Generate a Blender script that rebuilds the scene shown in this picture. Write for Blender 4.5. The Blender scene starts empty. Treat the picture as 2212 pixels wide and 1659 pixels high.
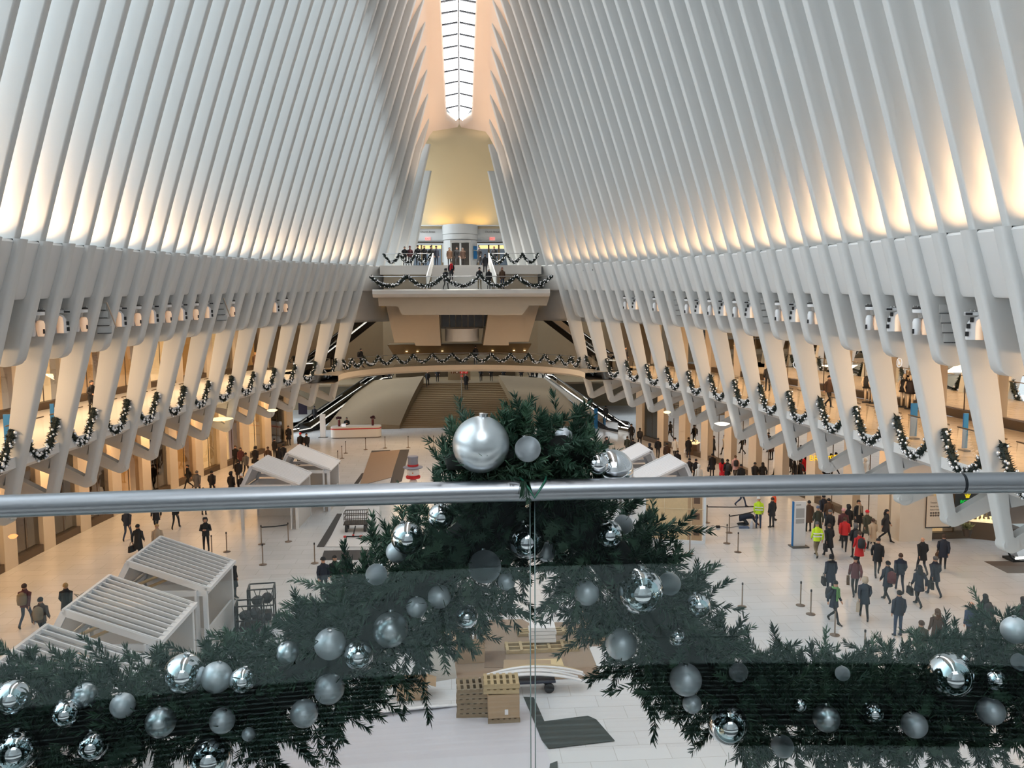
import bpy, bmesh, math, random
import numpy as np
from mathutils import Vector, Matrix

random.seed(7)
rng = np.random.default_rng(7)
scene = bpy.context.scene
COL = scene.collection
PI = math.pi

# ------------------------------------------------------------------ camera
F, CX, CY = 1789.0, 1106.0, 829.5
VPX, VPY, ROLL, HCAM = 985.5, 655.0, 0.012, 12.3
CAMX = -.45
_Y = Vector((VPX - CX, -(VPY - CY), -F)).normalized()
_Z = Vector((-ROLL, 1, 0)); _Z = (_Z - _Y * _Z.dot(_Y)).normalized()
_X = _Y.cross(_Z)
cam_data = bpy.data.cameras.new('camera')
cam = bpy.data.objects.new('camera', cam_data)
COL.objects.link(cam)
cam_data.sensor_width = 36.0
cam_data.lens = F / 2212.0 * 36.0
cam_data.clip_start = 0.05
cam_data.clip_end = 400
cam.matrix_world = Matrix(((_X[0], _X[1], _X[2], CAMX), (_Y[0], _Y[1], _Y[2], 0), (_Z[0], _Z[1], _Z[2], HCAM), (0, 0, 0, 1)))
scene.camera = cam


def ray(px, py):
    v = Vector(((px - CX) / F, -(py - CY) / F, -1.0))
    return Vector((_X.dot(v), _Y.dot(v), _Z.dot(v)))


def onz(px, py, z=0.0):
    """the place on the level z that the photo shows at px, py"""
    d = ray(px, py)
    k = (z - HCAM) / d.z
    return Vector((CAMX + d.x * k, d.y * k, z))


def ony(px, py, y):
    d = ray(px, py)
    k = y / d.y
    return Vector((CAMX + d.x * k, y, HCAM + d.z * k))


# ------------------------------------------------------------------ materials
def srgb(c):
    c = [v / 255.0 if max(c) > 1.5 else v for v in c]
    return tuple((v / 12.92 if v <= .04045 else ((v + .055) / 1.055) ** 2.4) for v in c)


_mats = {}


def mat(name, col, rough=.5, metal=0.0, noise=0.0, nscale=3.0, bump=0.0, bscale=40.0, emit=None, estr=1.0, spec=.5, coat=0.0):
    if name in _mats:
        return _mats[name]
    m = bpy.data.materials.new(name)
    m.use_nodes = True
    nt = m.node_tree
    b = nt.nodes['Principled BSDF']
    c = srgb(col)
    b.inputs['Base Color'].default_value = (*c, 1)
    b.inputs['Roughness'].default_value = rough
    b.inputs['Metallic'].default_value = metal
    b.inputs['Specular IOR Level'].default_value = spec
    if coat:
        b.inputs['Coat Weight'].default_value = coat
    if noise or bump:
        tc = nt.nodes.new('ShaderNodeTexCoord')
    if noise:
        n = nt.nodes.new('ShaderNodeTexNoise')
        n.inputs['Scale'].default_value = nscale
        n.inputs['Detail'].default_value = 3
        nt.links.new(tc.outputs['Object'], n.inputs['Vector'])
        mx = nt.nodes.new('ShaderNodeMix')
        mx.data_type = 'RGBA'
        nt.links.new(n.outputs['Fac'], mx.inputs['Factor'])
        mx.inputs['A'].default_value = (*[max(0, v * (1 - noise)) for v in c], 1)
        mx.inputs['B'].default_value = (*[min(1, v * (1 + noise)) for v in c], 1)
        nt.links.new(mx.outputs['Result'], b.inputs['Base Color'])
    if bump:
        n2 = nt.nodes.new('ShaderNodeTexNoise')
        n2.inputs['Scale'].default_value = bscale
        nt.links.new(tc.outputs['Object'], n2.inputs['Vector'])
        bp = nt.nodes.new('ShaderNodeBump')
        bp.inputs['Strength'].default_value = bump
        bp.inputs['Distance'].default_value = 0.02
        nt.links.new(n2.outputs['Fac'], bp.inputs['Height'])
        nt.links.new(bp.outputs['Normal'], b.inputs['Normal'])
    if emit:
        b.inputs['Emission Color'].default_value = (*srgb(emit), 1)
        b.inputs['Emission Strength'].default_value = estr
    _mats[name] = m
    return m


def tile_mat(name, col, joint, sx, sy, rough=.3, mortar=.012, coords='Object', noise=.04):
    m = mat(name, col, rough)
    nt = m.node_tree
    b = nt.nodes['Principled BSDF']
    tc = nt.nodes.new('ShaderNodeTexCoord')
    br = nt.nodes.new('ShaderNodeTexBrick')
    br.offset = 0.5
    c = srgb(col)
    br.inputs['Color1'].default_value = (*c, 1)
    br.inputs['Color2'].default_value = (*[v * (1 - noise * 1.5) for v in c], 1)
    br.inputs['Mortar'].default_value = (*srgb(joint), 1)
    br.inputs['Scale'].default_value = 1.0
    br.inputs['Mortar Size'].default_value = mortar
    br.inputs['Brick Width'].default_value = sx
    br.inputs['Row Height'].default_value = sy
    nt.links.new(tc.outputs[coords], br.inputs['Vector'])
    nz = nt.nodes.new('ShaderNodeTexNoise')
    nz.inputs['Scale'].default_value = .45
    nz.inputs['Detail'].default_value = 5
    nt.links.new(tc.outputs[coords], nz.inputs['Vector'])
    mx = nt.nodes.new('ShaderNodeMix')
    mx.data_type = 'RGBA'
    mx.blend_type = 'MULTIPLY'
    mx.inputs['Factor'].default_value = .35
    nt.links.new(br.outputs['Color'], mx.inputs['A'])
    rp = nt.nodes.new('ShaderNodeValToRGB')
    rp.color_ramp.elements[0].position = .3
    rp.color_ramp.elements[0].color = (.8, .8, .8, 1)
    rp.color_ramp.elements[1].position = .7
    rp.color_ramp.elements[1].color = (1, 1, 1, 1)
    nt.links.new(nz.outputs['Fac'], rp.inputs['Fac'])
    nt.links.new(rp.outputs['Color'], mx.inputs['B'])
    nt.links.new(mx.outputs['Result'], b.inputs['Base Color'])
    return m


def emis(name, col, s):
    if name in _mats:
        return _mats[name]
    m = bpy.data.materials.new(name)
    m.use_nodes = True
    nt = m.node_tree
    nt.nodes.remove(nt.nodes['Principled BSDF'])
    e = nt.nodes.new('ShaderNodeEmission')
    e.inputs['Color'].default_value = (*srgb(col), 1)
    e.inputs['Strength'].default_value = s
    nt.links.new(e.outputs[0], nt.nodes['Material Output'].inputs[0])
    _mats[name] = m
    return m


def glass_mat(name, tint=(1, 1, 1), refl=.07, rough=.0, fres=True, gcol=(1, 1, 1)):
    if name in _mats:
        return _mats[name]
    m = bpy.data.materials.new(name)
    m.use_nodes = True
    nt = m.node_tree
    nt.nodes.remove(nt.nodes['Principled BSDF'])
    t = nt.nodes.new('ShaderNodeBsdfTransparent')
    t.inputs[0].default_value = (*tint, 1)
    g = nt.nodes.new('ShaderNodeBsdfGlossy')
    g.inputs['Roughness'].default_value = rough
    g.inputs['Color'].default_value = (*gcol, 1)
    mx = nt.nodes.new('ShaderNodeMixShader')
    if fres:
        lw = nt.nodes.new('ShaderNodeFresnel')
        lw.inputs['IOR'].default_value = 1.5
        ml = nt.nodes.new('ShaderNodeMath')
        ml.operation = 'MULTIPLY'
        ml.inputs[1].default_value = refl / .04
        nt.links.new(lw.outputs[0], ml.inputs[0])
        ml.use_clamp = True
        nt.links.new(ml.outputs[0], mx.inputs[0])
    else:
        mx.inputs[0].default_value = refl
    nt.links.new(t.outputs[0], mx.inputs[1])
    nt.links.new(g.outputs[0], mx.inputs[2])
    nt.links.new(mx.outputs[0], nt.nodes['Material Output'].inputs[0])
    _mats[name] = m
    return m


# ------------------------------------------------------------------ mesh building
def obj(name, verts, faces, m, parent=None, smooth=0, midx=None, mats=None):
    me = bpy.data.meshes.new(name)
    me.from_pydata([tuple(v) for v in verts], [], faces)
    for mm in (mats or [m]):
        me.materials.append(mm)
    if midx is not None:
        me.polygons.foreach_set('material_index', midx)
    if smooth:
        me.polygons.foreach_set('use_smooth', [True] * len(me.polygons))
        if smooth != 1:
            me.set_sharp_from_angle(angle=math.radians(smooth))
    me.update()
    o = bpy.data.objects.new(name, me)
    COL.objects.link(o)
    if parent is not None:
        o.parent = parent
    return o


class MB:
    def __init__(s):
        s.v, s.f, s.mi, s.cur = [], [], [], 0

    def add(s, vs, fs):
        n = len(s.v)
        s.v.extend([tuple(v) for v in vs])
        s.f.extend([tuple(i + n for i in f) for f in fs])
        s.mi.extend([s.cur] * len(fs))
        return s

    def box(s, c, d, rz=0.0, rx=0.0, ry=0.0):
        x, y, z = d[0] / 2, d[1] / 2, d[2] / 2
        vs = [Vector((a * x, b * y, e * z)) for a in (-1, 1) for b in (-1, 1) for e in (-1, 1)]
        if rz or rx or ry:
            R = Matrix.Rotation(rz, 3, 'Z') @ Matrix.Rotation(ry, 3, 'Y') @ Matrix.Rotation(rx, 3, 'X')
            vs = [R @ v for v in vs]
        c = Vector(c)
        return s.add([v + c for v in vs], [(0, 1, 3, 2), (4, 6, 7, 5), (0, 4, 5, 1), (2, 3, 7, 6), (0, 2, 6, 4), (1, 5, 7, 3)])

    def bar(s, a, b, w, h=None, up=(0, 0, 1)):
        a, b = Vector(a), Vector(b)
        h = h or w
        d = (b - a).normalized()
        u = Vector(up)
        if abs(d.dot(u)) > .99:
            u = Vector((0, 1, 0))
        sx = d.cross(u).normalized() * w / 2
        sz = sx.cross(d).normalized() * h / 2
        vs = [p + i * sx + j * sz for p in (a, b) for i, j in ((-1, -1), (1, -1), (1, 1), (-1, 1))]
        return s.add(vs, [(0, 3, 2, 1), (4, 5, 6, 7), (0, 1, 5, 4), (1, 2, 6, 5), (2, 3, 7, 6), (3, 0, 4, 7)])

    def tube(s, pts, r, n=8, cap=True):
        pts = [Vector(p) for p in pts]
        rs = r if isinstance(r, (list, tuple)) else [r] * len(pts)
        rings = []
        prev = None
        for i, p in enumerate(pts):
            d = (pts[min(i + 1, len(pts) - 1)] - pts[max(i - 1, 0)])
            if d.length < 1e-9:
                d = Vector((0, 0, 1))
            d.normalize()
            if prev is None:
                u = Vector((0, 0, 1)) if abs(d.z) < .9 else Vector((1, 0, 0))
            else:
                u = prev
            sx = d.cross(u)
            if sx.length < 1e-6:
                sx = d.cross(Vector((1, .3, 0)))
            sx.normalize()
            su = sx.cross(d).normalized()
            prev = su
            rings.append([p + (sx * math.cos(2 * PI * k / n) + su * math.sin(2 * PI * k / n)) * rs[i] for k in range(n)])
        vs = [v for rg in rings for v in rg]
        fs = []
        for i in range(len(pts) - 1):
            for k in range(n):
                fs.append((i * n + k, i * n + (k + 1) % n, (i + 1) * n + (k + 1) % n, (i + 1) * n + k))
        if cap:
            fs.append(tuple(range(n - 1, -1, -1)))
            fs.append(tuple((len(pts) - 1) * n + k for k in range(n)))
        return s.add(vs, fs)

    def lathe(s, prof, c=(0, 0, 0), n=16):
        c = Vector(c)
        vs, fs = [], []
        for r, z in prof:
            for k in range(n):
                a = 2 * PI * k / n
                vs.append(c + Vector((r * math.cos(a), r * math.sin(a), z)))
        for i in range(len(prof) - 1):
            for k in range(n):
                fs.append((i * n + k, i * n + (k + 1) % n, (i + 1) * n + (k + 1) % n, (i + 1) * n + k))
        if prof[0][0] > 1e-5:
            fs.append(tuple(range(n - 1, -1, -1)))
        if prof[-1][0] > 1e-5:
            fs.append(tuple((len(prof) - 1) * n + k for k in range(n)))
        return s.add(vs, fs)

    def ball(s, c, r, nu=12, nv=8, sz=1.0):
        return s.lathe([(max(1e-6, r * math.sin(PI * i / nv)), -r * sz * math.cos(PI * i / nv)) for i in range(nv + 1)], c, nu)

    def prism(s, poly, vec):
        """extrude a 3-D polygon along vec"""
        vec = Vector(vec)
        p = [Vector(q) for q in poly]
        n = len(p)
        return s.add(p + [q + vec for q in p], [tuple(range(n))[::-1], tuple(range(n, 2 * n))] + [(i, (i + 1) % n, n + (i + 1) % n, n + i) for i in range(n)])

    def grid(s, rows):
        n = len(rows[0])
        vs = [v for r in rows for v in r]
        fs = [(i * n + k, i * n + k + 1, (i + 1) * n + k + 1, (i + 1) * n + k) for i in range(len(rows) - 1) for k in range(n - 1)]
        return s.add(vs, fs)

    def build(s, name, m, parent=None, smooth=0):
        ms = m if isinstance(m, list) else [m]
        return obj(name, s.v, s.f, ms[0], parent, smooth, s.mi if len(ms) > 1 else None, ms)


def tag(o, label=None, cat=None, group=None, kind=None):
    if label: o['label'] = label
    if cat: o['category'] = cat
    if group: o['group'] = group
    if kind: o['kind'] = kind
    return o


def thing(name, label, cat, loc=(0, 0, 0), rz=0.0, group=None):
    o = bpy.data.objects.new(name, None)
    o.empty_display_size = .1
    COL.objects.link(o)
    o.location = loc
    o.rotation_euler = (0, 0, rz)
    return tag(o, label, cat, group)


KIDS = {}


def dup(root, loc, rz=0.0, label=None, group=None, scale=None):
    """a copy of a thing with copies of its parts and sub-parts"""
    r = root.copy(); COL.objects.link(r)
    r.location = loc; r.rotation_euler = (0, 0, rz)
    if scale: r.scale = scale
    if label: r['label'] = label
    if group: r['group'] = group
    for ch in list(root.children):
        c = ch.copy(); COL.objects.link(c); c.parent = r
        for g in list(ch.children):
            d = g.copy(); COL.objects.link(d); d.parent = c
    return r


def lamp(kind, loc, power, col, size=1.0, size_y=None, aim=None, name='lamp', spread=None):
    l = bpy.data.lights.new(name, kind)
    l.energy = power
    l.color = col
    o = bpy.data.objects.new(name, l)
    COL.objects.link(o)
    o.location = loc
    if kind == 'AREA':
        l.size = size
        if size_y:
            l.shape = 'RECTANGLE'; l.size_y = size_y
        if spread: l.spread = spread
    elif kind == 'POINT':
        l.shadow_soft_size = size
    if aim is not None:
        o.rotation_euler = (Vector(aim)).to_track_quat('-Z', 'Y').to_euler()
    return o
# ================================================================== the hall
YC, AF, BF = 28.0, 53.3, 17.2       # centre of the oval plan and its half axes at the feet of the ribs
SP = 1.58                           # rib spacing
Y0 = 27.85
Z0 = 4.25
white = mat('white_paint', (212, 213, 212), .55, noise=.03, nscale=.8)
white_rib = mat('white_rib_paint', (202, 204, 203), .6, bump=.12, bscale=60)
warm_plaster = mat('warm_plaster', (216, 203, 184), .6, noise=.03)
cream = mat('cream_stone', (214, 202, 184), .45, noise=.05, nscale=1.5)


def oval(y, b, a):
    t = (y - YC) / a
    return b * math.sqrt(max(0.0, 1 - t * t))


def zr(y):
    return math.sqrt(max(60.0, 2248 - .695 * (y - YC) ** 2))


def front(y, z):
    xf = oval(y, BF, AF)
    r = zr(y)
    s = (z - Z0) / (r - Z0)
    B = max(.05, 1.05 - .022 * abs(y - YC))
    return xf + (2.6 - xf) * s + B * 4 * s * (1 - s)


def zledge(y): return 14.45 + .025 * (y - 28.3)
def zpanel(y): return 12.4 + .021 * (y - 24)
def zstub(y): return 10.1 + .023 * (y - 25)


def rib_section(t, d, r):
    pts = [(d, 0), (r, 0)]
    for i in range(1, 4):
        a = PI / 2 * i / 4
        pts.append((r - r * math.sin(a), r - r * math.cos(a)))
    pts += [(0, r), (0, t - r)]
    for i in range(1, 4):
        a = PI / 2 * i / 4
        pts.append((r - r * math.cos(a), t - r + r * math.sin(a)))
    pts += [(r, t), (d, t)]
    return pts


def loft_rib(side, yk, zs, tf, df, off=0.0, ins=None, rad=.14):
    """tf, df: thickness and depth as functions of z"""
    rows = []
    for i, z in enumerate(zs):
        sec = rib_section(tf(z), df(z), rad)
        e = ins[i] if ins else 0.0
        row = []
        for u, w in sec:
            uu = u
            if ins:
                uu = max(e, min(df(z) - e, u))
            row.append(Vector((side * (front(yk + w, z) + off + uu), yk + w, z)))
        rows.append(row + [row[0]])
    return rows


def close_loft(mb, rows, side):
    mb.grid(rows if side < 0 else [r[::-1] for r in rows])
    n = len(rows[0]) - 1
    a, b = rows[0][:n], rows[-1][:n]
    for r, rev in ((a, side < 0), (b, side > 0)):
        mb.add(r, [tuple(range(n))[::-1] if rev else tuple(range(n))])


K0, K1 = -28, 31
ribs = []
for side, sn in ((-1, 'left'), (1, 'right')):
    for k in range(K0, K1 + 1):
        yk = Y0 + SP * k
        if side == -1:
            yk += 0.0
        zl, top = zledge(yk), zr(yk) - .05
        mb = MB()
        n = 16
        zs = [zl - .05 + (top - zl + .05) * i / n for i in range(n + 1)]
        close_loft(mb, loft_rib(side, yk, zs, lambda z: .34, lambda z: 1.35, rad=.07), side)
        leg = (k % 2 == 0) and k <= 26
        if k <= 26:
            if leg:
                zb = 4.45
                zs = [zb, 5.0, 5.6, 6.4, 7.2, 8.2, 9.4, 10.6, 11.6, 12.6, 13.6, zl]
                wf = lambda z: float(np.interp(z, [4.4, 5.6, 6.9, 8.5, 11, 13, 15], [.36, .40, .58, .78, .98, 1.1, 1.1]))
                close_loft(mb, loft_rib(side, yk, zs, lambda z: .5, wf, -.2), side)
                # elbow and strut back to the balcony slab
                fx = front(yk + .25, 4.45) - .2
                P = lambda u, z: Vector((side * (fx + u), yk + .06, z))
                th = Vector((0, .38, 0))
                mb.tube([Vector((side * (fx + .26), yk + .02, 4.5)), Vector((side * (fx + .26), yk + .48, 4.5))], .27, 14)
                q = [P(.12, 4.27), P(.4, 4.24), P(3.9, 5.75), P(3.9, 6.45), P(3.3, 6.4), P(.4, 4.75)]
                mb.prism(q if side > 0 else q[::-1], th)
                q = [P(.2, 5.72), P(3.4, 6.25), P(3.9, 6.75), P(-.1, 6.75)]
                mb.prism(q if side > 0 else q[::-1], th)
            else:
                zb = zstub(yk)
                R = .42
                zs = [zb, zb + .03, zb + .1, zb + .22, zb + .42, zb + .8, zb + 1.5, zb + 2.4, zb + 3.4, zl]
                ins = [R - math.sqrt(max(0, R * R - max(0, R - (z - zb)) ** 2)) for z in zs]
                wf = lambda z: float(np.interp(z, [9.5, 11, 13, 15], [.9, .98, 1.1, 1.15]))
                close_loft(mb, loft_rib(side, yk, zs, lambda z: .52, wf, -.2, ins), side)
        o = mb.build('rib', white_rib, smooth=38)
        place = 'far' if k > 17 else ('middle of the' if k > 5 else 'near')
        tag(o, 'white curved roof rib of the %s wall %s' % (sn, 'standing on an elbowed leg' if leg else ('ending in a rounded stub' if k <= 26 else 'beside the entrance doors')),
            'rib', 'roof ribs of the %s wall' % sn, 'structure')
        ribs.append(o)

# the curved wall below the ledge between the ribs, the ledge and the niche soffit
for side, sn in ((-1, 'left'), (1, 'right')):
    mb = MB()
    ys = [Y0 + SP * (k + f) for k in range(K0, K1 + 1) for f in (0, .5)]
    prof = lambda y: [(front(y, zledge(y)) + 1.3, zledge(y) - .02), (front(y, zledge(y)) + .12, zledge(y) - .02), (front(y, zledge(y)) + .06, zledge(y) - .1),
                      (front(y, zpanel(y)) + .06, zpanel(y) + .1), (front(y, zpanel(y)) + .14, zpanel(y)), (front(y, zpanel(y)) + 1.2, zpanel(y) - .1),
                      (front(y, 10.8) + 1.15, 10.7)]
    rows = [[Vector((side * x, y, z)) for x, z in prof(y)] for y in ys]
    mb.grid(rows if side > 0 else [r[::-1] for r in rows])
    tag(mb.build('wall_' + sn, white, smooth=30), 'white curved wall band between the ribs of the %s side' % sn, 'wall', kind='structure')

# the balcony floor with its fascia
BAL = 6.8


def ring(yl, b0, a0, b1, a1, z, n=60, ymax=70.0, ymin=-8.0):
    pass


balc_floor = tile_mat('balcony_stone', (206, 190, 166), (150, 135, 115), 1.2, .6, .22)
for side, sn in ((-1, 'left'), (1, 'right')):
    mb = MB()
    ys = [-6 + i * 1.3 for i in range(60)]
    rows = []
    for y in ys:
        xi = oval(y, 16.62, 52.2)
        xo = max(xi + .5, oval(y, 23.2, 66))
        rows.append([Vector((side * x, y, z)) for x, z in ((xo, BAL), (xi, BAL), (xi, BAL - .4), (xi + .35, BAL - .62), (xo, BAL - .75))])
    rows = [r for r in rows if abs(r[1].x) > 9.0]
    mb.grid(rows if side > 0 else [r[::-1] for r in rows])
    mb.mi = [1 if i % 4 else 0 for i in range(len(mb.f))]
    tag(mb.build('balcony_' + sn, [balc_floor, white], smooth=30), 'pale stone balcony floor with white edge along the %s side' % sn, 'balcony', kind='structure')

# main floor
floor_m = tile_mat('white_marble_tiles', (214, 216, 219), (186, 186, 186), 1.5, .75, .22, .01)
mb = MB()
ys = list(np.linspace(-20, 110, 27))
mb.add([(-30, -25, 0), (30, -25, 0), (30, 112, 0), (-30, 112, 0)], [(0, 1, 2, 3)])
tag(mb.build('floor', floor_m), 'white marble floor of the hall', 'floor', kind='structure')

# spine ceiling with its skylight
pinkish = mat('spine_plaster', (232, 212, 194), .65)  # pink tint carries part of the uplights' warm glow
YE = 75.6


def skyw(y): return 1.08 + max(0, min(16, 74.5 - y)) * .036


ys = [Y0 + SP * .5 * i for i in range(2 * K0, 2 * 30 + 1)]
sp_ys = [y for y in ys if y < 73.5] + [73.8, 74.4, 74.8]
mb = MB()
for sd in (-1, 1):
    rows = []
    for y in sp_ys:
        w = skyw(y)
        if y > 74.4: w = .55
        if y > 74.7: w = .02
        z = zr(y)
        rows.append([Vector((sd * x, y, z + dz)) for x, dz in ((front(y, z - 9) + 1.32, -9), (front(y, z - 5) + 1.1, -5), (front(y, z - 2.6) + .6, -2.6), (front(y, z - 1) + .28, -1), (2.62, -.02), (2.3, .4), (w + .15, .75), (w, 1.0), (w, 1.5))])
    mb.grid(rows if sd < 0 else [r[::-1] for r in rows])
tag(mb.build('ceiling', pinkish, smooth=50), 'pale spine ceiling around the long skylight', 'ceiling', kind='structure')
# skylight frame and glass
mb = MB(); gl = MB(); dk = MB()
yy = 74.75
bars = [y for y in [74.7 - .76 * i for i in range(1, 118)] if y > -14]
sk_backlit = mat('skylight_frame_backlit', (56, 58, 62), .6)  # bars coloured dark so they read as backlit against the panes
for i, y in enumerate(bars):
    z = zr(y) + 1.12
    for sd in (-1, 1):
        w = skyw(y)
        mb.prism([(sd * .06, y - .09, z + .22), (sd * w, y - .16, z - .02), (sd * w, y + .1, z - .02), (sd * .06, y + .11, z + .22)][::sd], (0, 0, .1))
prev = None
for a, b in zip([74.7] + bars[:-1], bars):
    za, zb = zr(a) + 1.12, zr(b) + 1.12
    dk.prism([(-.045, a, za + .12), (.045, a, za + .12), (.045, b, zb + .12), (-.045, b, zb + .12)], (0, 0, .2))
    for sd in (-1, 1):
        wa, wb = skyw(a), skyw(b)
        if a >= 74.6: wa = .3
        gl.add([(sd * .02, a, za + .3), (sd * wa, a, za + .06), (sd * wb, b, zb + .06), (sd * .02, b, zb + .3)], [(0, 1, 2, 3)])
o = gl.build('window_1', emis('skylight_daylight', (246, 250, 255), 6.5))
tag(o, 'long narrow skylight of bright panes along the roof spine', 'skylight', kind='structure')
mb.build('window_bars', sk_backlit, o)
dk.build('window_ridge', mat('dark_ridge', (30, 30, 34), .5), o)
# ================================================================== shop fronts round the hall
pier_m = mat('pier_stone', (216, 205, 188), .5, noise=.05, nscale=2)
plinth_m = mat('bronze_plinth', (92, 76, 58), .35, metal=.3)
shop_cream = mat('shop_cream', (232, 208, 170), .7, emit=(255, 205, 140), estr=.55)  # emission in these shop wall colours replaces interior lamps
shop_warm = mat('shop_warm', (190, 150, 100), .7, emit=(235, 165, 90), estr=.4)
shop_dark = mat('shop_dark', (46, 38, 30), .6)
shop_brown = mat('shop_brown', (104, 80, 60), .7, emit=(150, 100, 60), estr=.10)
shop_grey = mat('shop_grey', (84, 86, 84), .3)
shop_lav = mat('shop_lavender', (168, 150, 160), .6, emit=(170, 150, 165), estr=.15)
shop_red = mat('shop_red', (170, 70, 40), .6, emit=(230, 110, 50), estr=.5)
shop_glass = glass_mat('shop_glass', (.86, .88, .86), .09)
BM = {'c': shop_cream, 'w': shop_warm, 'd': shop_dark, 'b': shop_brown, 'g': shop_grey, 'l': shop_lav, 'r': shop_red}
nwin = [1]


def facade(side, b, a, z0, z1, ys, kinds, sn, pier_w=1.0, head=.9, deep=3.0, floor_word='ground'):
    """piers at the places ys on the oval b x a; between them a shop bay each"""
    P = lambda y, u=0.0: Vector((side * (oval(y, b, a) + u), y, 0))
    for i, y in enumerate(ys):
        mb = MB()
        p, q = P(y - pier_w / 2), P(y + pier_w / 2)
        d = (q - p).normalized(); n = Vector((side * abs(d.y), -side * d.x * (1 if side > 0 else 1), 0))
        n = Vector((d.y, -d.x, 0)) * (1 if (d.y * side) > 0 else -1)
        m_ = [p - n * .12 + Vector((0, 0, z0)), q - n * .12 + Vector((0, 0, z0)), q + n * .7 + Vector((0, 0, z0)), p + n * .7 + Vector((0, 0, z0))]
        mb.prism(m_ if side > 0 else m_[::-1], (0, 0, z1 - z0))
        tag(mb.build('pier', pier_m), 'cream stone pier between shop fronts of the %s side' % sn, 'pier', 'piers of the %s %s floor' % (sn, floor_word), 'structure')
    for i in range(len(ys) - 1):
        ya, yb = ys[i] + pier_w / 2, ys[i + 1] - pier_w / 2
        k = kinds[i % len(kinds)]
        A, B = P(ya, .12), P(yb, .12)
        zb = z0 + .38
        zt = z1 - head
        win = obj('window_%d' % nwin[0], [A + Vector((0, 0, zb)), B + Vector((0, 0, zb)), B + Vector((0, 0, zt)), A + Vector((0, 0, zt))], [(0, 1, 2, 3)], shop_glass if k not in 'g' else mat('dark_glass', (62, 66, 66), .12))
        nwin[0] += 1
        tag(win, '%s shop window between two piers on the %s side' % ({'c': 'bright cream', 'w': 'warmly lit', 'd': 'dark', 'b': 'brown', 'g': 'grey shuttered', 'l': 'lavender', 'r': 'red lit'}[k], sn), 'window', kind='structure')
        mb = MB()
        mb.bar(A + Vector((0, 0, z0 + .19)), B + Vector((0, 0, z0 + .19)), .4, .38)
        mb.bar(A + Vector((0, 0, zt + .06)), B + Vector((0, 0, zt + .06)), .14, .12)
        mid = (A + B) / 2
        mb.bar(mid + Vector((0, 0, zb)), mid + Vector((0, 0, zt)), .04)
        mb.build('window_frame', plinth_m, win)
        # the room behind the glass
        A2, B2 = P(ya - .3, .35 + deep), P(yb + .3, .35 + deep)
        mb = MB()
        z = lambda v, h: v + Vector((0, 0, h))
        A1, B1 = P(ya - .25, .75), P(yb + .25, .75)
        mb.add([z(A2, z0), z(B2, z0), z(B2, z1), z(A2, z1), z(A1, z0), z(B1, z0), z(B1, z1), z(A1, z1)],
               [(0, 1, 2, 3), (0, 3, 7, 4), (1, 5, 6, 2), (3, 2, 6, 7)])
        tag(mb.build('wall_shop', BM[k]), 'back wall of a shop on the %s side' % sn, 'wall', kind='structure')
        mb = MB()
        mb.add([z(A, zt + .1), z(B, zt + .1), z(B, z1), z(A, z1)], [(0, 1, 2, 3)])
        tag(mb.build('wall_header', pier_m), 'cream wall band above a shop window on the %s side' % sn, 'wall', kind='structure')


ysr = [41.6, 45.0, 49.0, 52.8, 56.2, 59.6, 63.0, 66.4, 69.8, 73.2]
facade(1, 22.6, 64, 0, 6.0, ysr, 'cwbdbcwdg', 'right')
ysl = [12.2, 15.6, 19.0, 22.4, 25.8, 29.2, 32.6, 36.0, 39.4, 42.6, 46.0, 49.4, 52.8, 56.2, 59.6, 63.0, 66.4, 69.8, 73.2]
facade(-1, 21.9, 63, 0, 6.0, ysl, 'bbbbbbbbgbdbwdwclcdb'[1:], 'left')
# the wall across the side passage on the right: wide notice pier and a dark shop
mb = MB(); mb.box((22.95, 40.55, 3.0), (1.75, .9, 6.0))
tag(mb.build('pier', pier_m), 'wide cream pier carrying the framed notice on the right', 'pier', kind='structure')
mb = MB(); mb.add([(23.8, 40.5, .35), (31, 40.5, .35), (31, 40.5, 4.9), (23.8, 40.5, 4.9)], [(0, 1, 2, 3)])
wn = tag(mb.build('window_80', shop_glass), 'dark watch shop window right of the notice pier', 'window', kind='structure')
mb = MB(); mb.box((27.4, 40.5, .17), (7.2, .3, .34)); mb.box((27.4, 40.55, 4.95), (7.2, .2, .12)); mb.box((25.2, 40.5, 2.6), (.06, .06, 4.6)); mb.box((26.4, 40.45, 2.0), (.3, .1, 3.6)); mb.build('window_frame', plinth_m, wn)
mb = MB(); mb.box((27.4, 42.9, 3.0), (7.2, .1, 6.0)); mb.box((27.4, 41.7, 5.6), (7.2, 2.4, .1)); mb.box((31, 41.7, 3), (.1, 2.4, 6))
tag(mb.build('wall_shop', shop_brown), 'brown back wall of the watch shop', 'wall', kind='structure')
mb = MB(); mb.box((27.4, 40.6, 5.5), (7.2, .3, 1.0)); tag(mb.build('wall_header', mat('header_dark', (58, 44, 34), .5)), 'dark wall band above the watch shop', 'wall', kind='structure')
ysu = [14 + 4.2 * i for i in range(15)]
facade(1, 23.4, 66, BAL, 11.2, ysu, 'wwwwbrwwwwdcwcdcw', 'right', .9, .7, 3.0, 'upper')
facade(-1, 23.2, 66, BAL, 11.2, ysu, 'wcwcwcwcwwcwcwdwc', 'left', .9, .7, 3.0, 'upper')
# ceilings over the shops and over the balcony
for side, sn in ((-1, 'left'), (1, 'right')):
    mb = MB()
    ys = list(np.linspace(2, 79, 40))
    rows = [[Vector((side * x, y, 10.72 + .0 * y)) for x in (front(y, 10.8) + .9 if y < 77 else 9, oval(y, 27, 72))] for y in ys]
    mb.grid(rows)
    tag(mb.build('ceiling_' + sn, warm_plaster), 'plaster ceiling above the %s balcony' % sn, 'ceiling', kind='structure')

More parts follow.
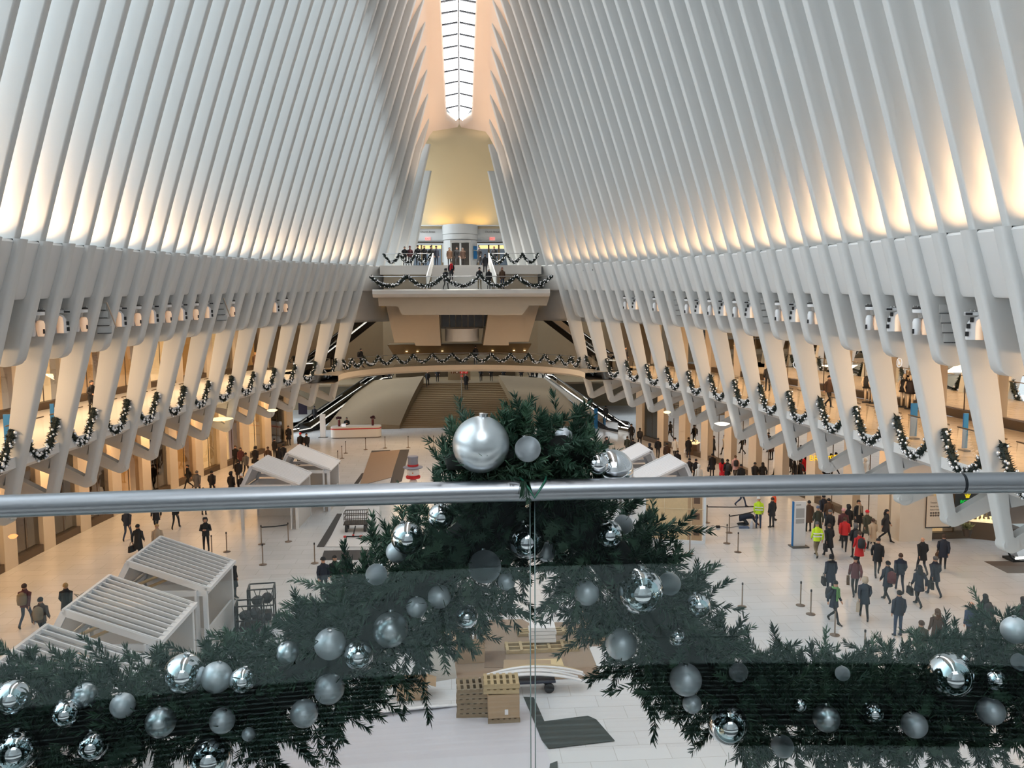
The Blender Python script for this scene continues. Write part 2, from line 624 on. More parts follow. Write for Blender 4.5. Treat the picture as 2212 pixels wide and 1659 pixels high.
# ------------------------------------------------------------------ far end
end_m = mat('end_plaster', (132, 114, 88), .6, noise=.04)  # colour lowered to carry the shade deep in the far end
tan_m = mat('tan_plaster', (188, 172, 150), .6, noise=.03)
vault_m = mat('vault_plaster', (206, 190, 156), .6)
# vaulted end wall above the doors
mb = MB()
rows = []
for y, z, w in ((80.6, 19.4, 4.6), (80.9, 21, 4.1), (80.7, 22.5, 3.6), (80.0, 24.0, 3.2), (78.8, 25.3, 3.0), (77.2, 26.3, 3.0), (75.6, 26.95, 3.1), (74.95, 27.5, 3.2), (74.9, 28.6, 3.3)):
    rows.append([Vector((s * w, y - (abs(s) ** 2) * .3, z)) for s in (-1.25, -.8, -.4, 0, .4, .8, 1.25)])
mb.grid(rows)
tag(mb.build('wall_vault', vault_m, smooth=1), 'curved vault wall glowing yellow above the entrance doors', 'wall', kind='structure')
# door wall
UL = 15.5
mb = MB()
mb.box((0, 80.9, 18.95), (11.5, .5, 1.35))
mb.box((0, 80.6, 19.66), (11.5, 1.2, .08))
mb.prism([(-6.4, 80.4, UL), (-4.75, 80.4, UL), (-4.3, 80.4, 18.3), (-3.9, 80.4, 19.6), (-6.4, 80.4, 19.6)][::-1], (0, .4, 0))
mb.prism([(6.4, 80.4, UL), (4.75, 80.4, UL), (4.3, 80.4, 18.3), (3.9, 80.4, 19.6), (6.4, 80.4, 19.6)], (0, .4, 0))
tag(mb.build('wall_far', white), 'white wall around the far entrance doors', 'wall', kind='structure')
mb = MB()
prof = [(1.62, UL), (1.62, 18.2)]
mb.lathe([(1.62, 0), (1.62, 2.75)], (0, 80.5, UL), 28)
mb.lathe([(1.66, 2.8), (1.66, 3.3)], (0, 80.5, UL), 28)
mb.lathe([(1.70, 3.32), (1.72, 4.2)], (0, 80.5, UL), 28)
dr = tag(mb.build('elevator_drum', white, smooth=40), 'round white lift drum between the far entrance doors', 'lift', kind='structure')
mb = MB()
mb.box((-.42, 78.92, UL + 1.22), (.78, .06, 2.44)); mb.box((.42, 78.92, UL + 1.22), (.78, .06, 2.44))
mb.build('elevator_door', mat('lift_door_dark', (66, 60, 54), .3, metal=.5), dr)
mb = MB()
mb.box((0, 78.86, UL + 2.58), (1.9, .1, .2)); mb.box((-.88, 78.9, UL + 1.24), (.1, .1, 2.5)); mb.box((.88, 78.9, UL + 1.24), (.1, .1, 2.5))
mb.build('door_frame', mat('lift_frame', (190, 188, 184), .4), dr)
blue_m = mat('sign_blue', (20, 108, 168), .5)
for zc, h, nm in ((UL + 1.36, .75, 'x'), (UL + 2.0, .35, 'y')):
    mb = MB(); mb.box((1.42, 79.5, zc), (.5, .06, h), rz=.9)
    tag(mb.build('blue_sign', blue_m), 'blue sign panel on the right of the far lift, the %s one' % ('tall lower' if nm == 'x' else 'small upper'), 'sign')
# glazed entrance doors with lit heads
door_glass = mat('door_glass', (120, 132, 146), .15, emit=(120, 135, 155), estr=.12)
lit = emis('lit_strip', (255, 214, 130), 1.9)
fr_m = mat('door_frame_bronze', (150, 128, 98), .4)
for sd, sn in ((-1, 'left'), (1, 'right')):
    for i in range(3):
        xc = sd * (2.25 + i * .98)
        mb = MB(); mb.box((xc, 80.95, UL + 1.0), (.84, .05, 2.0))
        d = tag(mb.build('door_%d' % (i + 1 + (3 if sd > 0 else 0)), door_glass), 'glazed entrance door number %d out from the lift on the %s' % (i + 1, sn), 'door', kind='structure')
        mb = MB()
        mb.box((xc - .46, 80.85, UL + 1.2), (.1, .2, 2.4)); mb.box((xc + .46, 80.85, UL + 1.2), (.1, .2, 2.4))
        mb.build('door_frame', fr_m, d)
        mb = MB(); mb.box((xc, 80.9, UL + 2.2), (.82, .05, .3))
        mb.build('light_strip', lit, d)
    mb = MB(); mb.box((sd * 3.1, 80.6, UL + 2.62), (3.0, .5, .12))
    tag(mb.build('trim_%d' % (1 if sd < 0 else 2), mat('dark_trim', (48, 44, 40), .5)), 'dark strip above the %s entrance doors' % sn, 'trim', kind='structure')


def text(name, s, size, loc, rot, m, parent=None, extrude=.01, align='CENTER'):
    c = bpy.data.curves.new(name, 'FONT')
    c.body = s; c.size = size; c.extrude = extrude; c.align_x = align; c.align_y = 'CENTER'
    c.resolution_u = 3
    o = bpy.data.objects.new(name + '_tmp', c)
    COL.objects.link(o)
    dg = bpy.context.evaluated_depsgraph_get()
    me = bpy.data.meshes.new_from_object(o.evaluated_get(dg))
    me.materials.clear(); me.materials.append(m)
    bpy.data.objects.remove(o)
    t = bpy.data.objects.new(name, me)
    COL.objects.link(t)
    t.location = loc; t.rotation_euler = rot
    if parent: t.parent = parent
    return t


UPR = (PI / 2, 0, 0)
red_sign = mat('exit_red', (214, 60, 55), .5, emit=(230, 60, 55), estr=.7)
for sd, sn in ((-1, 'left'), (1, 'right')):
    mb = MB(); mb.box((sd * 3.08, 80.6, UL + 2.95), (.52, .06, .34))
    e = tag(mb.build('exit_sign', mat('exit_white', (236, 200, 196), .5, emit=(240, 150, 140), estr=.5)), 'red lit exit sign above the %s entrance doors' % sn, 'exit sign')
    text('lettering', 'EXIT', .26, (sd * 3.08, 80.56, UL + 2.95), UPR, red_sign, e)
    t = text('street_lettering', 'Church Street', .24, (sd * 3.08, 80.62, UL + 3.6), UPR, mat('grey_letters', (96, 92, 88), .6))
    tag(t, 'grey street name lettering on the white wall above the %s doors' % sn, 'lettering', kind='structure')

# landings
LL = 13.4
slab_m = mat('landing_white', (214, 210, 204), .55, noise=.03)
mb = MB()
mb.box((0, 76.4, UL - .38), (13.7, 10.6, .76)); 
up = mb.build('landing_upper', slab_m); tag(up, 'white upper landing in front of the far entrance doors', 'landing', kind='structure')
mb = MB(); mb.box((0, 76.5, LL + .7), (13.2, 9.6, 1.3))
tag(mb.build('wall_landing', tan_m), 'tan wall below the upper landing', 'wall', kind='structure')
mb = MB()
prof = [(66, LL), (65.9, LL - .08), (65.9, LL - .35), (66.1, LL - .55), (66.5, LL - .62), (72, LL - .62), (72, LL)]
P3 = lambda x: [(x, y, z) for y, z in prof]
mb.prism(P3(-7.0)[::-1], (14.0, 0, 0))
tag(mb.build('landing_lower', slab_m, smooth=40), 'white lower landing below the far entrance doors', 'landing', kind='structure')
# sculpted underside
mb = MB()
def under(pts, y, dy):
    q = [ony(px, py, y) for px, py in pts]
    mb.prism([(p.x, p.y, p.z) for p in q], (0, dy, 0))
under([(816, 636), (818, 661), (860, 662), (868, 680), (1128, 680), (1144, 660), (1181, 660), (1188, 636)], 66.8, 6)
under([(833, 655), (852, 740), (895, 740), (898, 747), (952, 747), (948, 676)], 72, 6)
under([(1166, 655), (1055, 676), (1044, 746), (1099, 746), (1099, 739), (1142, 738)], 72, 6)
tag(mb.build('wall_underside', tan_m), 'sculpted tan underside carrying the far landings', 'wall', kind='structure')
mb = MB()
c0 = ony(998, 709, 73.5)
mb.lathe([(1.5, 0), (1.5, 1.1)], (c0.x, 74.2, c0.z - 1.15), 26)
tag(mb.build('wall_drum', slab_m, smooth=40), 'white curved lift balcony below the far landings', 'wall', kind='structure')
mb = MB(); mb.box((c0.x, 74.6, c0.z + .65), (4.6, .3, 1.4))
g = tag(mb.build('window_lift', mat('lift_glass', (74, 62, 48), .15)), 'dark glazed lift front below the far landings', 'window', kind='structure')
mb = MB()
for dx in (-1.9, -1.1, -.55, 0, .55, 1.1, 1.9):
    mb.box((c0.x + dx, 74.4, c0.z + .65), (.09, .1, 1.4))
mb.box((c0.x, 74.35, c0.z + .06), (4.2, .06, .06)); mb.box((c0.x, 73.0, c0.z + .02), (2.9, .05, .05))
mb.build('window_frame', mat('lift_mullion', (150, 136, 112), .4), g)
# stairs between landings
mb = MB()
n = 13
for i in range(n):
    z1 = LL + (UL - LL) * (i + 1) / n
    y0 = 67.6 + 3.5 * i / n
    mb.box((0, (y0 + 71.3) / 2, (LL + z1) / 2), (4.9, 71.3 - y0, z1 - LL))
tag(mb.build('stair_upper', mat('stair_white', (206, 203, 198), .5)), 'short white stair between the two far landings', 'stair', kind='structure')
rail_m = mat('brushed_steel', (176, 178, 180), .28, metal=1.0)
clear = glass_mat('balustrade_glass', (.95, .97, .96), .012)
whitebal = mat('stair_parapet', (226, 226, 224), .4)
for sd, sn in ((-1, 'left'), (1, 'right')):
    x0, x1 = sd * 2.75, sd * 2.32
    mb = MB()
    mb.prism([(x0, 67.0, LL + .05), (x1, 71.3, UL + .05), (x1, 71.3, UL + 1.05), (x0, 67.0, LL + 1.05)], (sd * .08, 0, 0))
    tag(mb.build('stair_parapet', whitebal), 'sloping white parapet on the %s of the far stair' % sn, 'parapet')
# railings on the landings
def railing(name, label, pts, h, m=rail_m, cat='railing', post=True, gl=True):
    t = thing(name, label, cat, tuple(pts[0]))
    o = Vector(pts[0])
    mb = MB(); mb.tube([Vector(p) - o + Vector((0, 0, h)) for p in pts], .03, 8)
    mb.build('handrail', m, t, smooth=1)
    if gl:
        mb = MB()
        mb.grid([[Vector(p) - o + Vector((0, 0, zz)) for p in pts] for zz in (.02, h - .04)])
        mb.build('glass_panel', clear, t)
    return t
railing('balustrade', 'glass balustrade along the edge of the lower far landing', [(-7.0, 66.05, LL), (7.0, 66.05, LL)], 1.0)
railing('balustrade', 'glass balustrade on the upper far landing left of the stair', [(-6.3, 71.25, UL), (-2.5, 71.25, UL)], 1.0)
railing('balustrade', 'glass balustrade on the upper far landing right of the stair', [(2.5, 71.25, UL), (6.3, 71.25, UL)], 1.0)

# end walls at balcony level and below
mb = MB()
pts = [(oval(y, 25, 70) * -1, y) for y in (60, 66, 72, 76)] + [(-13, 82), (-8, 86), (0, 87), (8, 86), (13, 82)] + [(oval(y, 25, 70), y) for y in (76, 72, 66, 60)]
rows = [[Vector((x, y, z)) for x, y in pts] for z in (5.4, 16.5)]
mb.grid(rows)
tag(mb.build('wall_end', end_m), 'tan end wall behind the far balcony', 'wall', kind='structure')
mb = MB()
mb.prism([(-6.9, 77.5, 8.5), (-6.3, 77.5, 7.5), (6.0, 77.5, 7.5), (6.6, 77.5, 8.5)], (0, 3, 0))
tag(mb.build('wall_soffit', mat('soffit_brown', (128, 108, 80), .7)), 'brown soffit block below the far lift', 'wall', kind='structure')
mb = MB()
for i, x in enumerate((-5.1, -4.1, -1.8, 2.9, 4.9, 5.9)):
    m2 = MB(); m2.lathe([(.09, 0), (.09, .03)], (0, 0, 0), 8)
    o = m2.build('downlight', emis('downlight_glow', (255, 226, 170), 5)); o.location = (x, 77.45, 7.85)
    tag(o, 'tiny round downlight in the brown soffit, number %d from the left' % (i + 1), 'downlight', 'downlights of the soffit')
# curved bridge closing the balcony at the far end
mb = MB()
arc = []
for i in range(33):
    a = math.radians(-18 + 216 * i / 32)
    arc.append((-9.6 * math.cos(a), 64.9 + 9.2 * math.sin(a)))
arc = [p for p in arc if p[1] > 64]
def arcrow(x, y):
    d = Vector((x, y - 60, 0)).normalized()
    o = Vector((x, y, 0))
    k = lambda r, z: o + d * r + Vector((0, 0, z))
    return [k(5.5, BAL), k(0, BAL), k(0, BAL - .42), k(.4, BAL - .62), k(5.5, BAL - .72)]
mb.grid([arcrow(*p) for p in arc])
mb.mi = [1 if i % 4 else 0 for i in range(len(mb.f))]
tag(mb.build('balcony_far', [balc_floor, mat('bridge_edge', (205, 190, 168), .5)], smooth=30), 'curved white edged bridge joining both balconies at the far end', 'balcony', kind='structure')
railing('balustrade', 'curved glass balustrade of the far bridge', [(x * 1.0, y + .25, BAL) for x, y in arc if y > 66.5], 1.05)

# the wide stair below the bridge, its flanks and the concourse behind
ST, SY0, SY1 = 3.72, 81.8, 89.3
mb = MB()
n = 24
wst = lambda y: 6.1 - (y - SY0) * .26
for i in range(n):
    y0 = SY0 + (SY1 - SY0) * i / n
    z1 = ST * (i + 1) / n
    w0 = wst(y0)
    mb.box((0, (y0 + SY1 + .6) / 2, z1 / 2), (2 * w0, SY1 + .6 - y0, z1))
tag(mb.build('stair_lower', mat('stair_stone', (134, 112, 82), .5)), 'wide tan stone stair below the far bridge', 'stair', kind='structure')  # stone colour also holds the shade below the landings
for sd, sn in ((-1, 'left'), (1, 'right')):
    mb = MB()
    a0, a1 = (sd * 6.1, SY0 - .4), (sd * 13.2, SY0 - .4)
    rows = []
    for i in range(9):
        f = i / 8
        y = SY0 - .4 + f * (SY1 - SY0 + .4)
        z = ST * f + .35 + .25 * math.sin(PI * f)
        rows.append([Vector((sd * (6.15 - 2.1 * f), y, -.05)), Vector((sd * (6.15 - 2.1 * f), y, z + .45 * f)), Vector((sd * (9 - 1.6 * f), y, z + .2)), Vector((sd * (13.3 - 3.4 * f), y, z)), Vector((sd * (13.3 - 3.4 * f), y, -.05))])
    mb.grid(rows if sd < 0 else [r[::-1] for r in rows])
    mb.add(rows[0], [tuple(range(5)) if sd > 0 else tuple(range(5))[::-1]])
    tag(mb.build('wall_flank_' + sn, mat('flank_stone', (122, 102, 74), .6, noise=.04), smooth=35), 'smooth sloping tan flank on the %s of the wide stair' % sn, 'wall', kind='structure')  # flank colour darkened to stand in for the shade down here
mb = MB(); mb.tube([(0, SY0, 1.0), (0, SY1, ST + 1.0)], .05, 8)
for i in range(5):
    f = i / 4; mb.tube([(0, SY0 + 7.5 * f, ST * f), (0, SY0 + 7.5 * f, ST * f + 1)], .03, 6)
tag(mb.build('stair_handrail', mat('stair_rail', (96, 82, 62), .4, metal=.6), smooth=1), 'thin bronze handrail down the middle of the wide stair', 'handrail')
mb = MB(); mb.box((0, 94.5, ST - .1), (44, 11, .2))
tag(mb.build('floor_concourse', mat('concourse_floor', (110, 92, 68), .4)), 'floor of the concourse at the top of the wide stair', 'floor', kind='structure')
mb = MB(); mb.box((0, 97.5, 3.5), (50, .4, 7.2))
tag(mb.build('wall_concourse', end_m), 'tan back wall of the concourse', 'wall', kind='structure')
for xa, xb in ((-7.6, -.4), (2.3, 6.4), (-12.8, -8.2)):
    mb = MB(); mb.box(((xa + xb) / 2, 97.2, ST + .9), (xb - xa, .1, 1.8))
    tag(mb.build('window_concourse', mat('concourse_glass', (62, 50, 36), .2)), 'dark glazed front at the back of the concourse', 'window', kind='structure')
# subway bullets
for px, ch, c in ((978, 'J', (92, 58, 30)), (987.3, 'Z', (92, 58, 30)), (997.4, '2', (196, 40, 40)), (1006.4, '3', (196, 40, 40))):
    p = ony(px, 803.5, 92)
    mb = MB(); mb.lathe([(.225, 0), (.225, .04)], (0, 0, 0), 18)
    o = mb.build('subway_sign', mat('bullet_%d' % c[0], c, .5, emit=c, estr=.25)); o.location = p; o.rotation_euler = (PI / 2, 0, 0)
    tag(o, 'round %s sign disc with the %s above the wide stair' % ('brown' if c[0] < 100 else 'red', {'J': 'letter J', 'Z': 'letter Z', '2': 'figure two', '3': 'figure three'}[ch]), 'sign disc')
    text('lettering', ch, .32, (0, 0, .045), (0, 0, 0), mat('bullet_white', (236, 228, 214), .5, emit=(236, 228, 214), estr=.2), o)
mb = MB(); q = ony(992, 808, 92.2); mb.box((q.x, 92.25, q.z), (2.5, .08, 1.35))
tag(mb.build('sign_panel', mat('sign_cream', (140, 118, 88), .5)), 'cream panel carrying the round line signs', 'sign panel')
mb = MB(); q = ony(997, 812.5, 92); mb.box((q.x, 92.15, q.z), (.22, .05, .22))
tag(mb.build('notice_sign', red_sign), 'tiny red notice below the round line signs', 'notice')
mb = MB(); q = ony(1184, 805, 92); mb.box((q.x, 92, q.z), (.5, .06, .4))
tag(mb.build('screen', emis('screen_glow', (190, 200, 220), 1.0)), 'small lit screen in the concourse right of the stair', 'screen')

# ------------------------------------------------------------------ escalators
esc_dark = mat('escalator_dark', (26, 24, 22), .3, metal=.3)
esc_rail = mat('escalator_handrail', (18, 17, 16), .35)
esc_side = mat('escalator_side', (96, 82, 62), .4)
glow = emis('escalator_glow', (250, 246, 236), 2.6)
spot = emis('amber_spot', (255, 205, 130), 6)
def escalator(label, a, b, wdir, w=1.1, spots=6):
    """from the bottom a to the top b; wdir is across"""
    a, b, wd = Vector(a), Vector(b), Vector(wdir).normalized()
    t = thing('escalator', label, 'escalator', tuple(a))
    a0, b0 = Vector((0, 0, 0)), b - a
    d = (b0 - a0); dh = Vector((d.x, d.y, 0)).normalized()
    for s in (0, 1):
        off = wd * w * s
        path = [a0 - dh * 1.6 + off, a0 + off, b0 + off, b0 + dh * 1.6 + off]
        mb = MB()
        for p, q in zip(path[:-1], path[1:]):
            mb.prism([p - Vector((0, 0, .35)), q - Vector((0, 0, .35)), q + Vector((0, 0, .25)), p + Vector((0, 0, .25))], wd * .08)
        mb.build('skirt_panel', esc_side if s == 0 else esc_dark, t)
        mb = MB()
        for p, q in zip(path[:-1], path[1:]):
            mb.prism([p + Vector((0, 0, .25)), q + Vector((0, 0, .25)), q + Vector((0, 0, .9)), p + Vector((0, 0, .9))], wd * .03)
        mb.build('balustrade_panel', glass_mat('escalator_glass', (.35, .34, .32), .08), t)
        mb = MB()
        up = Vector((0, 0, .92))
        loop = [path[0] + Vector((0, 0, .25)), path[0] - dh * .4 + Vector((0, 0, .55)), path[0] + up, path[1] + up, path[2] + up, path[3] + up, path[3] + dh * .4 + Vector((0, 0, .55)), path[3] + Vector((0, 0, .25))]
        mb.tube(loop, .05, 6); mb.build('handrail', esc_rail, t, smooth=1)
        mb = MB()
        k = Vector((0, 0, .3)) + wd * (.09 if s == 0 else -.01)
        mb.tube([path[0] + k, path[1] + k, path[2] + k, path[3] + k], .045, 5)
        mb.build('light_line', glow, t)
    mb = MB()
    ns = 26
    for i in range(ns):
        p = a0 + d * (i / ns); q = a0 + d * ((i + 1) / ns)
        c = (p + q) / 2 + wd * w / 2
        mb.box((c.x, c.y, c.z - .02), (abs(d.x) / ns + (w - .1) * abs(wd.x), abs(d.y) / ns + (w - .1) * abs(wd.y), .12))
    mb.build('step_band', esc_dark, t)
    for i in range(spots):
        f = (i + .5) / spots
        mb = MB(); mb.ball((0, 0, 0), .085, 8, 5)
        o = mb.build('spot_light', spot, t)
        o.location = a0 + d * f + Vector((0, 0, .0)) - wd * .05
    return t
e = []
# lower pair beside the wide stair
escalator('long dark escalator left of the wide stair, rising from the hall floor', onz(640, 938, 0) + Vector((0, 2, 0)), (-9.6, 91.0, ST + .2), (1, -.25, 0))
escalator('long dark escalator right of the wide stair, rising from the hall floor', onz(1372, 934, 0) + Vector((-1.2, 2, 0)), (9.4, 91.0, ST + .2), (-1, -.25, 0))
# upper pair from the balcony up to street level
escalator('upper escalator climbing behind the ribs on the left of the far bridge', (-13.2, 72.0, 7.0), (-8.4, 77.5, 11.0), (.6, -.8, 0), 1.0, 3)
escalator('upper escalator climbing behind the ribs on the right of the far bridge', (13.0, 72.0, 7.0), (8.2, 77.5, 11.0), (-.6, -.8, 0), 1.0, 3)
for sd, sn in ((-1, 'left'), (1, 'right')):
    mb = MB(); mb.box((sd * 9.0, 75.5, 12.35), (4.6, .3, .35))
    tag(mb.build('cove_light', emis('cove_yellow', (250, 190, 90), 1.1)), 'glowing yellow cove strip on the %s of the far landings' % sn, 'cove light')
# ================================================================== the near balcony: floor, glass, handrail and the big garland
PF = 10.8
RZ = 11.835
grille_m = mat('grille_dark', (22, 22, 23), .35, metal=.4)
plat_m = tile_mat('platform_stone', (222, 220, 216), (170, 168, 164), .9, .6, .25, .008)
rail_px = [(-500, 1112), (0, 1095), (400, 1082.5), (800, 1070), (1106, 1060.5), (1400, 1051), (1800, 1045.5), (2212, 1042), (2700, 1041)]
rail_pts = [onz(px, py, RZ) for px, py in rail_px]
# smooth the plan curve of the handrail
xs = [p.x for p in rail_pts]; yv = [p.y for p in rail_pts]
co = np.polyfit(xs, yv, 2)
RY = lambda x: float(np.polyval(co, x))
rpts = [Vector((x, RY(x), RZ)) for x in np.linspace(-2.7, 2.6, 33)]
steel = mat('handrail_steel', (156, 160, 165), .34, metal=1.0)
t = thing('handrail', 'brushed steel handrail running across the near balcony', 'handrail', (0, 0, 0))
J = onz(2075, 1043, RZ).x
mb = MB(); mb.tube([p for p in rpts if p.x < J - .004] + [Vector((J - .004, RY(J), RZ))], .0268, 24); mb.build('tube', steel, t, smooth=60)
mb = MB(); mb.tube([Vector((J + .004, RY(J), RZ))] + [p for p in rpts if p.x > J + .004], .0268, 24); mb.build('tube', steel, t, smooth=60)
mb = MB(); mb.tube([Vector((J - .005, RY(J), RZ)), Vector((J + .005, RY(J), RZ))], .0255, 24); mb.build('joint_ring', mat('joint_dark', (40, 44, 48), .4, metal=.6), t, smooth=60)
GY = .05
gm = glass_mat('near_glass', (.94, .97, .97), .05, gcol=(.72, .95, .98))
seam = ony(1150, 1090, RY(.18) + GY).x
for nm, a, b in (('left', -2.7, seam - .006), ('right', seam + .006, 2.6)):
    mb = MB()
    xs_ = np.linspace(a, b, 16)
    mb.grid([[Vector((x, RY(x) + GY, z)) for x in xs_] for z in (PF + .02, RZ - .02)])
    tag(mb.build('balustrade_glass', gm, smooth=1), 'large clear balustrade pane below the handrail on the %s of the glass joint' % nm, 'glass pane')
edge_m = mat('glass_edge', (120, 140, 138), .2)
for dx, nm in ((-.006, 'left'), (.006, 'right')):
    mb = MB()
    mb.tube([Vector((seam + dx, RY(seam) + GY, PF)), Vector((seam + dx, RY(seam) + GY, RZ - .03))], .0016, 5)
    tag(mb.build('joint_cord', edge_m, smooth=1), 'thin vertical line of the glass joint under the handrail, the %s one' % nm, 'joint')
mb = MB()
mb.box((0, .9, PF - .2), (9, 2.7, .4))
tag(mb.build('floor_platform', plat_m), 'pale stone floor of the near balcony', 'floor', kind='structure')
# slotted floor grille between the photographer and the glass
g = thing('floor_grille', 'dark slotted floor grille along the near balustrade', 'grille', (0, 1.2, PF))
mb = MB(); mb.box((0, 0, .004), (5.5, .62, .008)); mb.build('tray', grille_m, g)
mb = MB()
for i in range(16):
    mb.box((0, -.29 + i * .0385, .011), (5.5, .012, .012))
s = mb.build('slat', mat('grille_slat', (150, 152, 152), .3, metal=.6), g); tag(s, kind='stuff')
# wall and steps behind the photographer that the glass and the baubles mirror
mb = MB(); mb.box((0, -4.95, PF - .19), (9, 9.0, .4))
tag(mb.build('floor_entrance', mat('entrance_mat_dark', (40, 42, 44), .8)), 'dark matted floor behind the near balcony', 'floor', kind='structure')
mb = MB(); mb.box((0, -22, 12), (44, .4, 24))
tag(mb.build('wall_near', white), 'white wall at the near end of the hall', 'wall', kind='structure')

chrome = mat('bauble_chrome', (222, 226, 230), .03, metal=1.0)
pearl = mat('bauble_pearl', (198, 206, 210), .32, metal=.85, coat=.3)
frost = mat('bauble_frost', (226, 234, 240), .42, metal=.45, noise=.08, nscale=60)
glit = mat('bauble_glitter', (206, 214, 220), .34, metal=.9, bump=.8, bscale=320, noise=.25, nscale=220)
cap_m = mat('bauble_cap', (200, 202, 204), .25, metal=1.0)
ball_me = {}
BALLS = [
    (1039, 960, 63, 'p', 'largest pearl silver bauble sitting on top of the handrail garland', .03),
    (1140, 970, 29, 'g', 'small glittering silver bauble beside the largest pearl bauble', .01),
    (1323, 1016, 47, 'c', 'large mirror bauble at the right end above the handrail', .12),
    (1291, 1003, 24, 'c', 'small mirror bauble touching the large one above the handrail on the right', .04),
    (1218, 945, 22, 'f', 'frosted bauble half hidden in the top fir sprigs', .12),
    (952, 1116, 29, 'c', 'mirror bauble just below the handrail on the left of the knot', .1),
    (880, 1162, 36, 'c', 'mirror bauble half covered by sprigs on the upper left slope', .12),
    (857, 1192, 24, 'f', 'frosted bauble tucked below the half covered mirror bauble', .15),
    (1137, 1168, 41, 'c', 'mirror bauble hanging at the middle of the knot beside the glass joint', .1),
    (1180, 1192, 22, 'f', 'dim frosted bauble behind the middle mirror bauble', .2),
    (1047, 1224, 37, 'g', 'large glittering grey bauble left of the glass joint', .1),
    (1094, 1256, 20, 'f', 'small flat grey bauble at the tip below the large glittering one', .1),
    (1316, 1154, 31, 'c', 'mirror bauble below the handrail on the right slope', .09),
    (1346, 1133, 22, 'g', 'glittering bauble tucked behind the right slope mirror bauble', .16),
    (1383, 1276, 54, 'c', 'largest mirror bauble on the right slope', .09),
    (1446, 1261, 26, 'g', 'glittering bauble peeking out right of the largest slope mirror bauble', .16),
    (1508, 1308, 28, 'c', 'mirror bauble at the right edge of the slope beside an upright sprig', .12),
    (1267, 1280, 29, 'f', 'frosted bauble on the inner edge of the right slope', .12),
    (1008, 1332, 26, 'c', 'mirror bauble at the inner edge of the left slope', .13),
    (949, 1289, 26, 'f', 'frosted bauble above the inner edge mirror bauble of the left slope', .12),
    (900, 1311, 24, 'f', 'frosted bauble left of its twin on the left slope', .13),
    (843, 1360, 39, 'p', 'pearl bauble with a bright spot in the middle of the left slope', .1),
    (775, 1415, 33, 'c', 'mirror bauble low on the left slope', .09),
    (713, 1391, 35, 'f', 'frosted bauble left of the low mirror bauble on the left slope', .11),
    (813, 1241, 24, 'g', 'white glittering bauble at the outer edge of the left slope', .14),
    (621, 1410, 25, 'p', 'oval looking pearl bauble high where the left slope flattens', .12),
    (398, 1455, 44, 'c', 'large mirror bauble on top of the left swag', .12),
    (468, 1463, 34, 'f', 'frosted bauble right of the large mirror bauble on the left swag', .12),
    (525, 1469, 29, 'c', 'mirror bauble right of the frosted one on the left swag', .1),
    (183, 1502, 27, 'p', 'pearl bauble near the left end of the swag, upper row', .13),
    (265, 1524, 27, 'f', 'frosted bauble between two pearl ones on the left swag', .1),
    (143, 1540, 30, 'c', 'mirror bauble below the left pearl bauble', .09),
    (347, 1560, 33, 'p', 'bright pearl bauble in the middle of the left swag', .09),
    (480, 1557, 28, 'f', 'lilac tinted frosted bauble low on the left swag', .1),
    (200, 1611, 32, 'c', 'mirror bauble in the bottom row of the left swag', .09),
    (28, 1506, 37, 'c', 'mirror bauble at the left picture edge, upper one', .1),
    (38, 1620, 45, 'c', 'mirror bauble at the left picture edge, lower and larger one', .09),
    (455, 1637, 49, 'c', 'large mirror bauble mostly hidden at the bottom of the left swag', .12),
    (657, 1541, 31, 'f', 'dim frosted bauble under the foot of the left slope', .11),
    (711, 1488, 34, 'f', 'dim frosted bauble between slope and swag on the left', .13),
    (537, 1586, 15, 'f', 'tiny frosted bauble at the bottom right of the left swag', .1),
    (1481, 1468, 37, 'f', 'frosted bauble at the foot of the right slope', .09),
    (1495, 1520, 22, 'f', 'small dim frosted bauble below the one at the foot of the right slope', .11),
    (1595, 1452, 22, 'g', 'glittering bauble on the upper edge where the right swag starts', .12),
    (1572, 1565, 46, 'c', 'large mirror bauble at the bottom of the right swag', .09),
    (1462, 1377, 21, 'c', 'mirror bauble buried in sprigs of the right slope', .12),
    (1342, 1392, 36, 'f', 'dim frosted bauble at the inner edge low on the right slope', .17),
    (1728, 1524, 15, 'c', 'tiny mirror bauble in the middle of the right swag', .09),
    (1785, 1552, 31, 'p', 'pearl bauble low on the right swag', .09),
    (1886, 1540, 24, 'c', 'mirror bauble right of the pearl one on the right swag', .09),
    (1975, 1566, 30, 'f', 'frosted bauble low below the largest mirror bauble of the right swag', .1),
    (2052, 1458, 52, 'c', 'largest mirror bauble of the right swag', .09),
    (2150, 1468, 25, 'c', 'small mirror bauble right of the largest one on the right swag', .1),
    (2140, 1536, 32, 'f', 'frosted bauble near the lower right picture corner', .11),
    (2192, 1361, 31, 'f', 'pale frosted bauble at the right picture edge, upper one', .13),
    (2203, 1430, 20, 'g', 'glittering bauble at the right picture edge, lower one', .1),
    (1820, 1455, 17, 'g', 'small glittering bauble on the upper edge of the right swag', .12),
    (1690, 1612, 26, 'g', 'dim glittering bauble hanging lowest on the right swag', .12),
]

rs = np.random.default_rng(11)
BPOS = []
for px, py, r, kx, lab, dy in BALLS:
    a = ony(px, py, RY(.2) + dy)
    yy = RY(a.x) + dy + (.0 if py < 1050 else .02)
    rad = r * yy / F * .99
    if py > 1070:
        yy = max(yy, RY(a.x) + GY + rad + .006)
    rad = r * yy / F * .99
    BPOS.append((ony(px, py, yy), rad))
HATC = ony(891, 1012, 30.0)
BPOS2 = BPOS + [(HATC, 44 * 30.0 / F)]
BC = np.array([tuple(c) for c, r in BPOS2]) - np.array([CAMX, 0, HCAM])
BD = np.linalg.norm(BC, axis=1); BU = BC / BD[:, None]; BR = np.array([r for c, r in BPOS2])


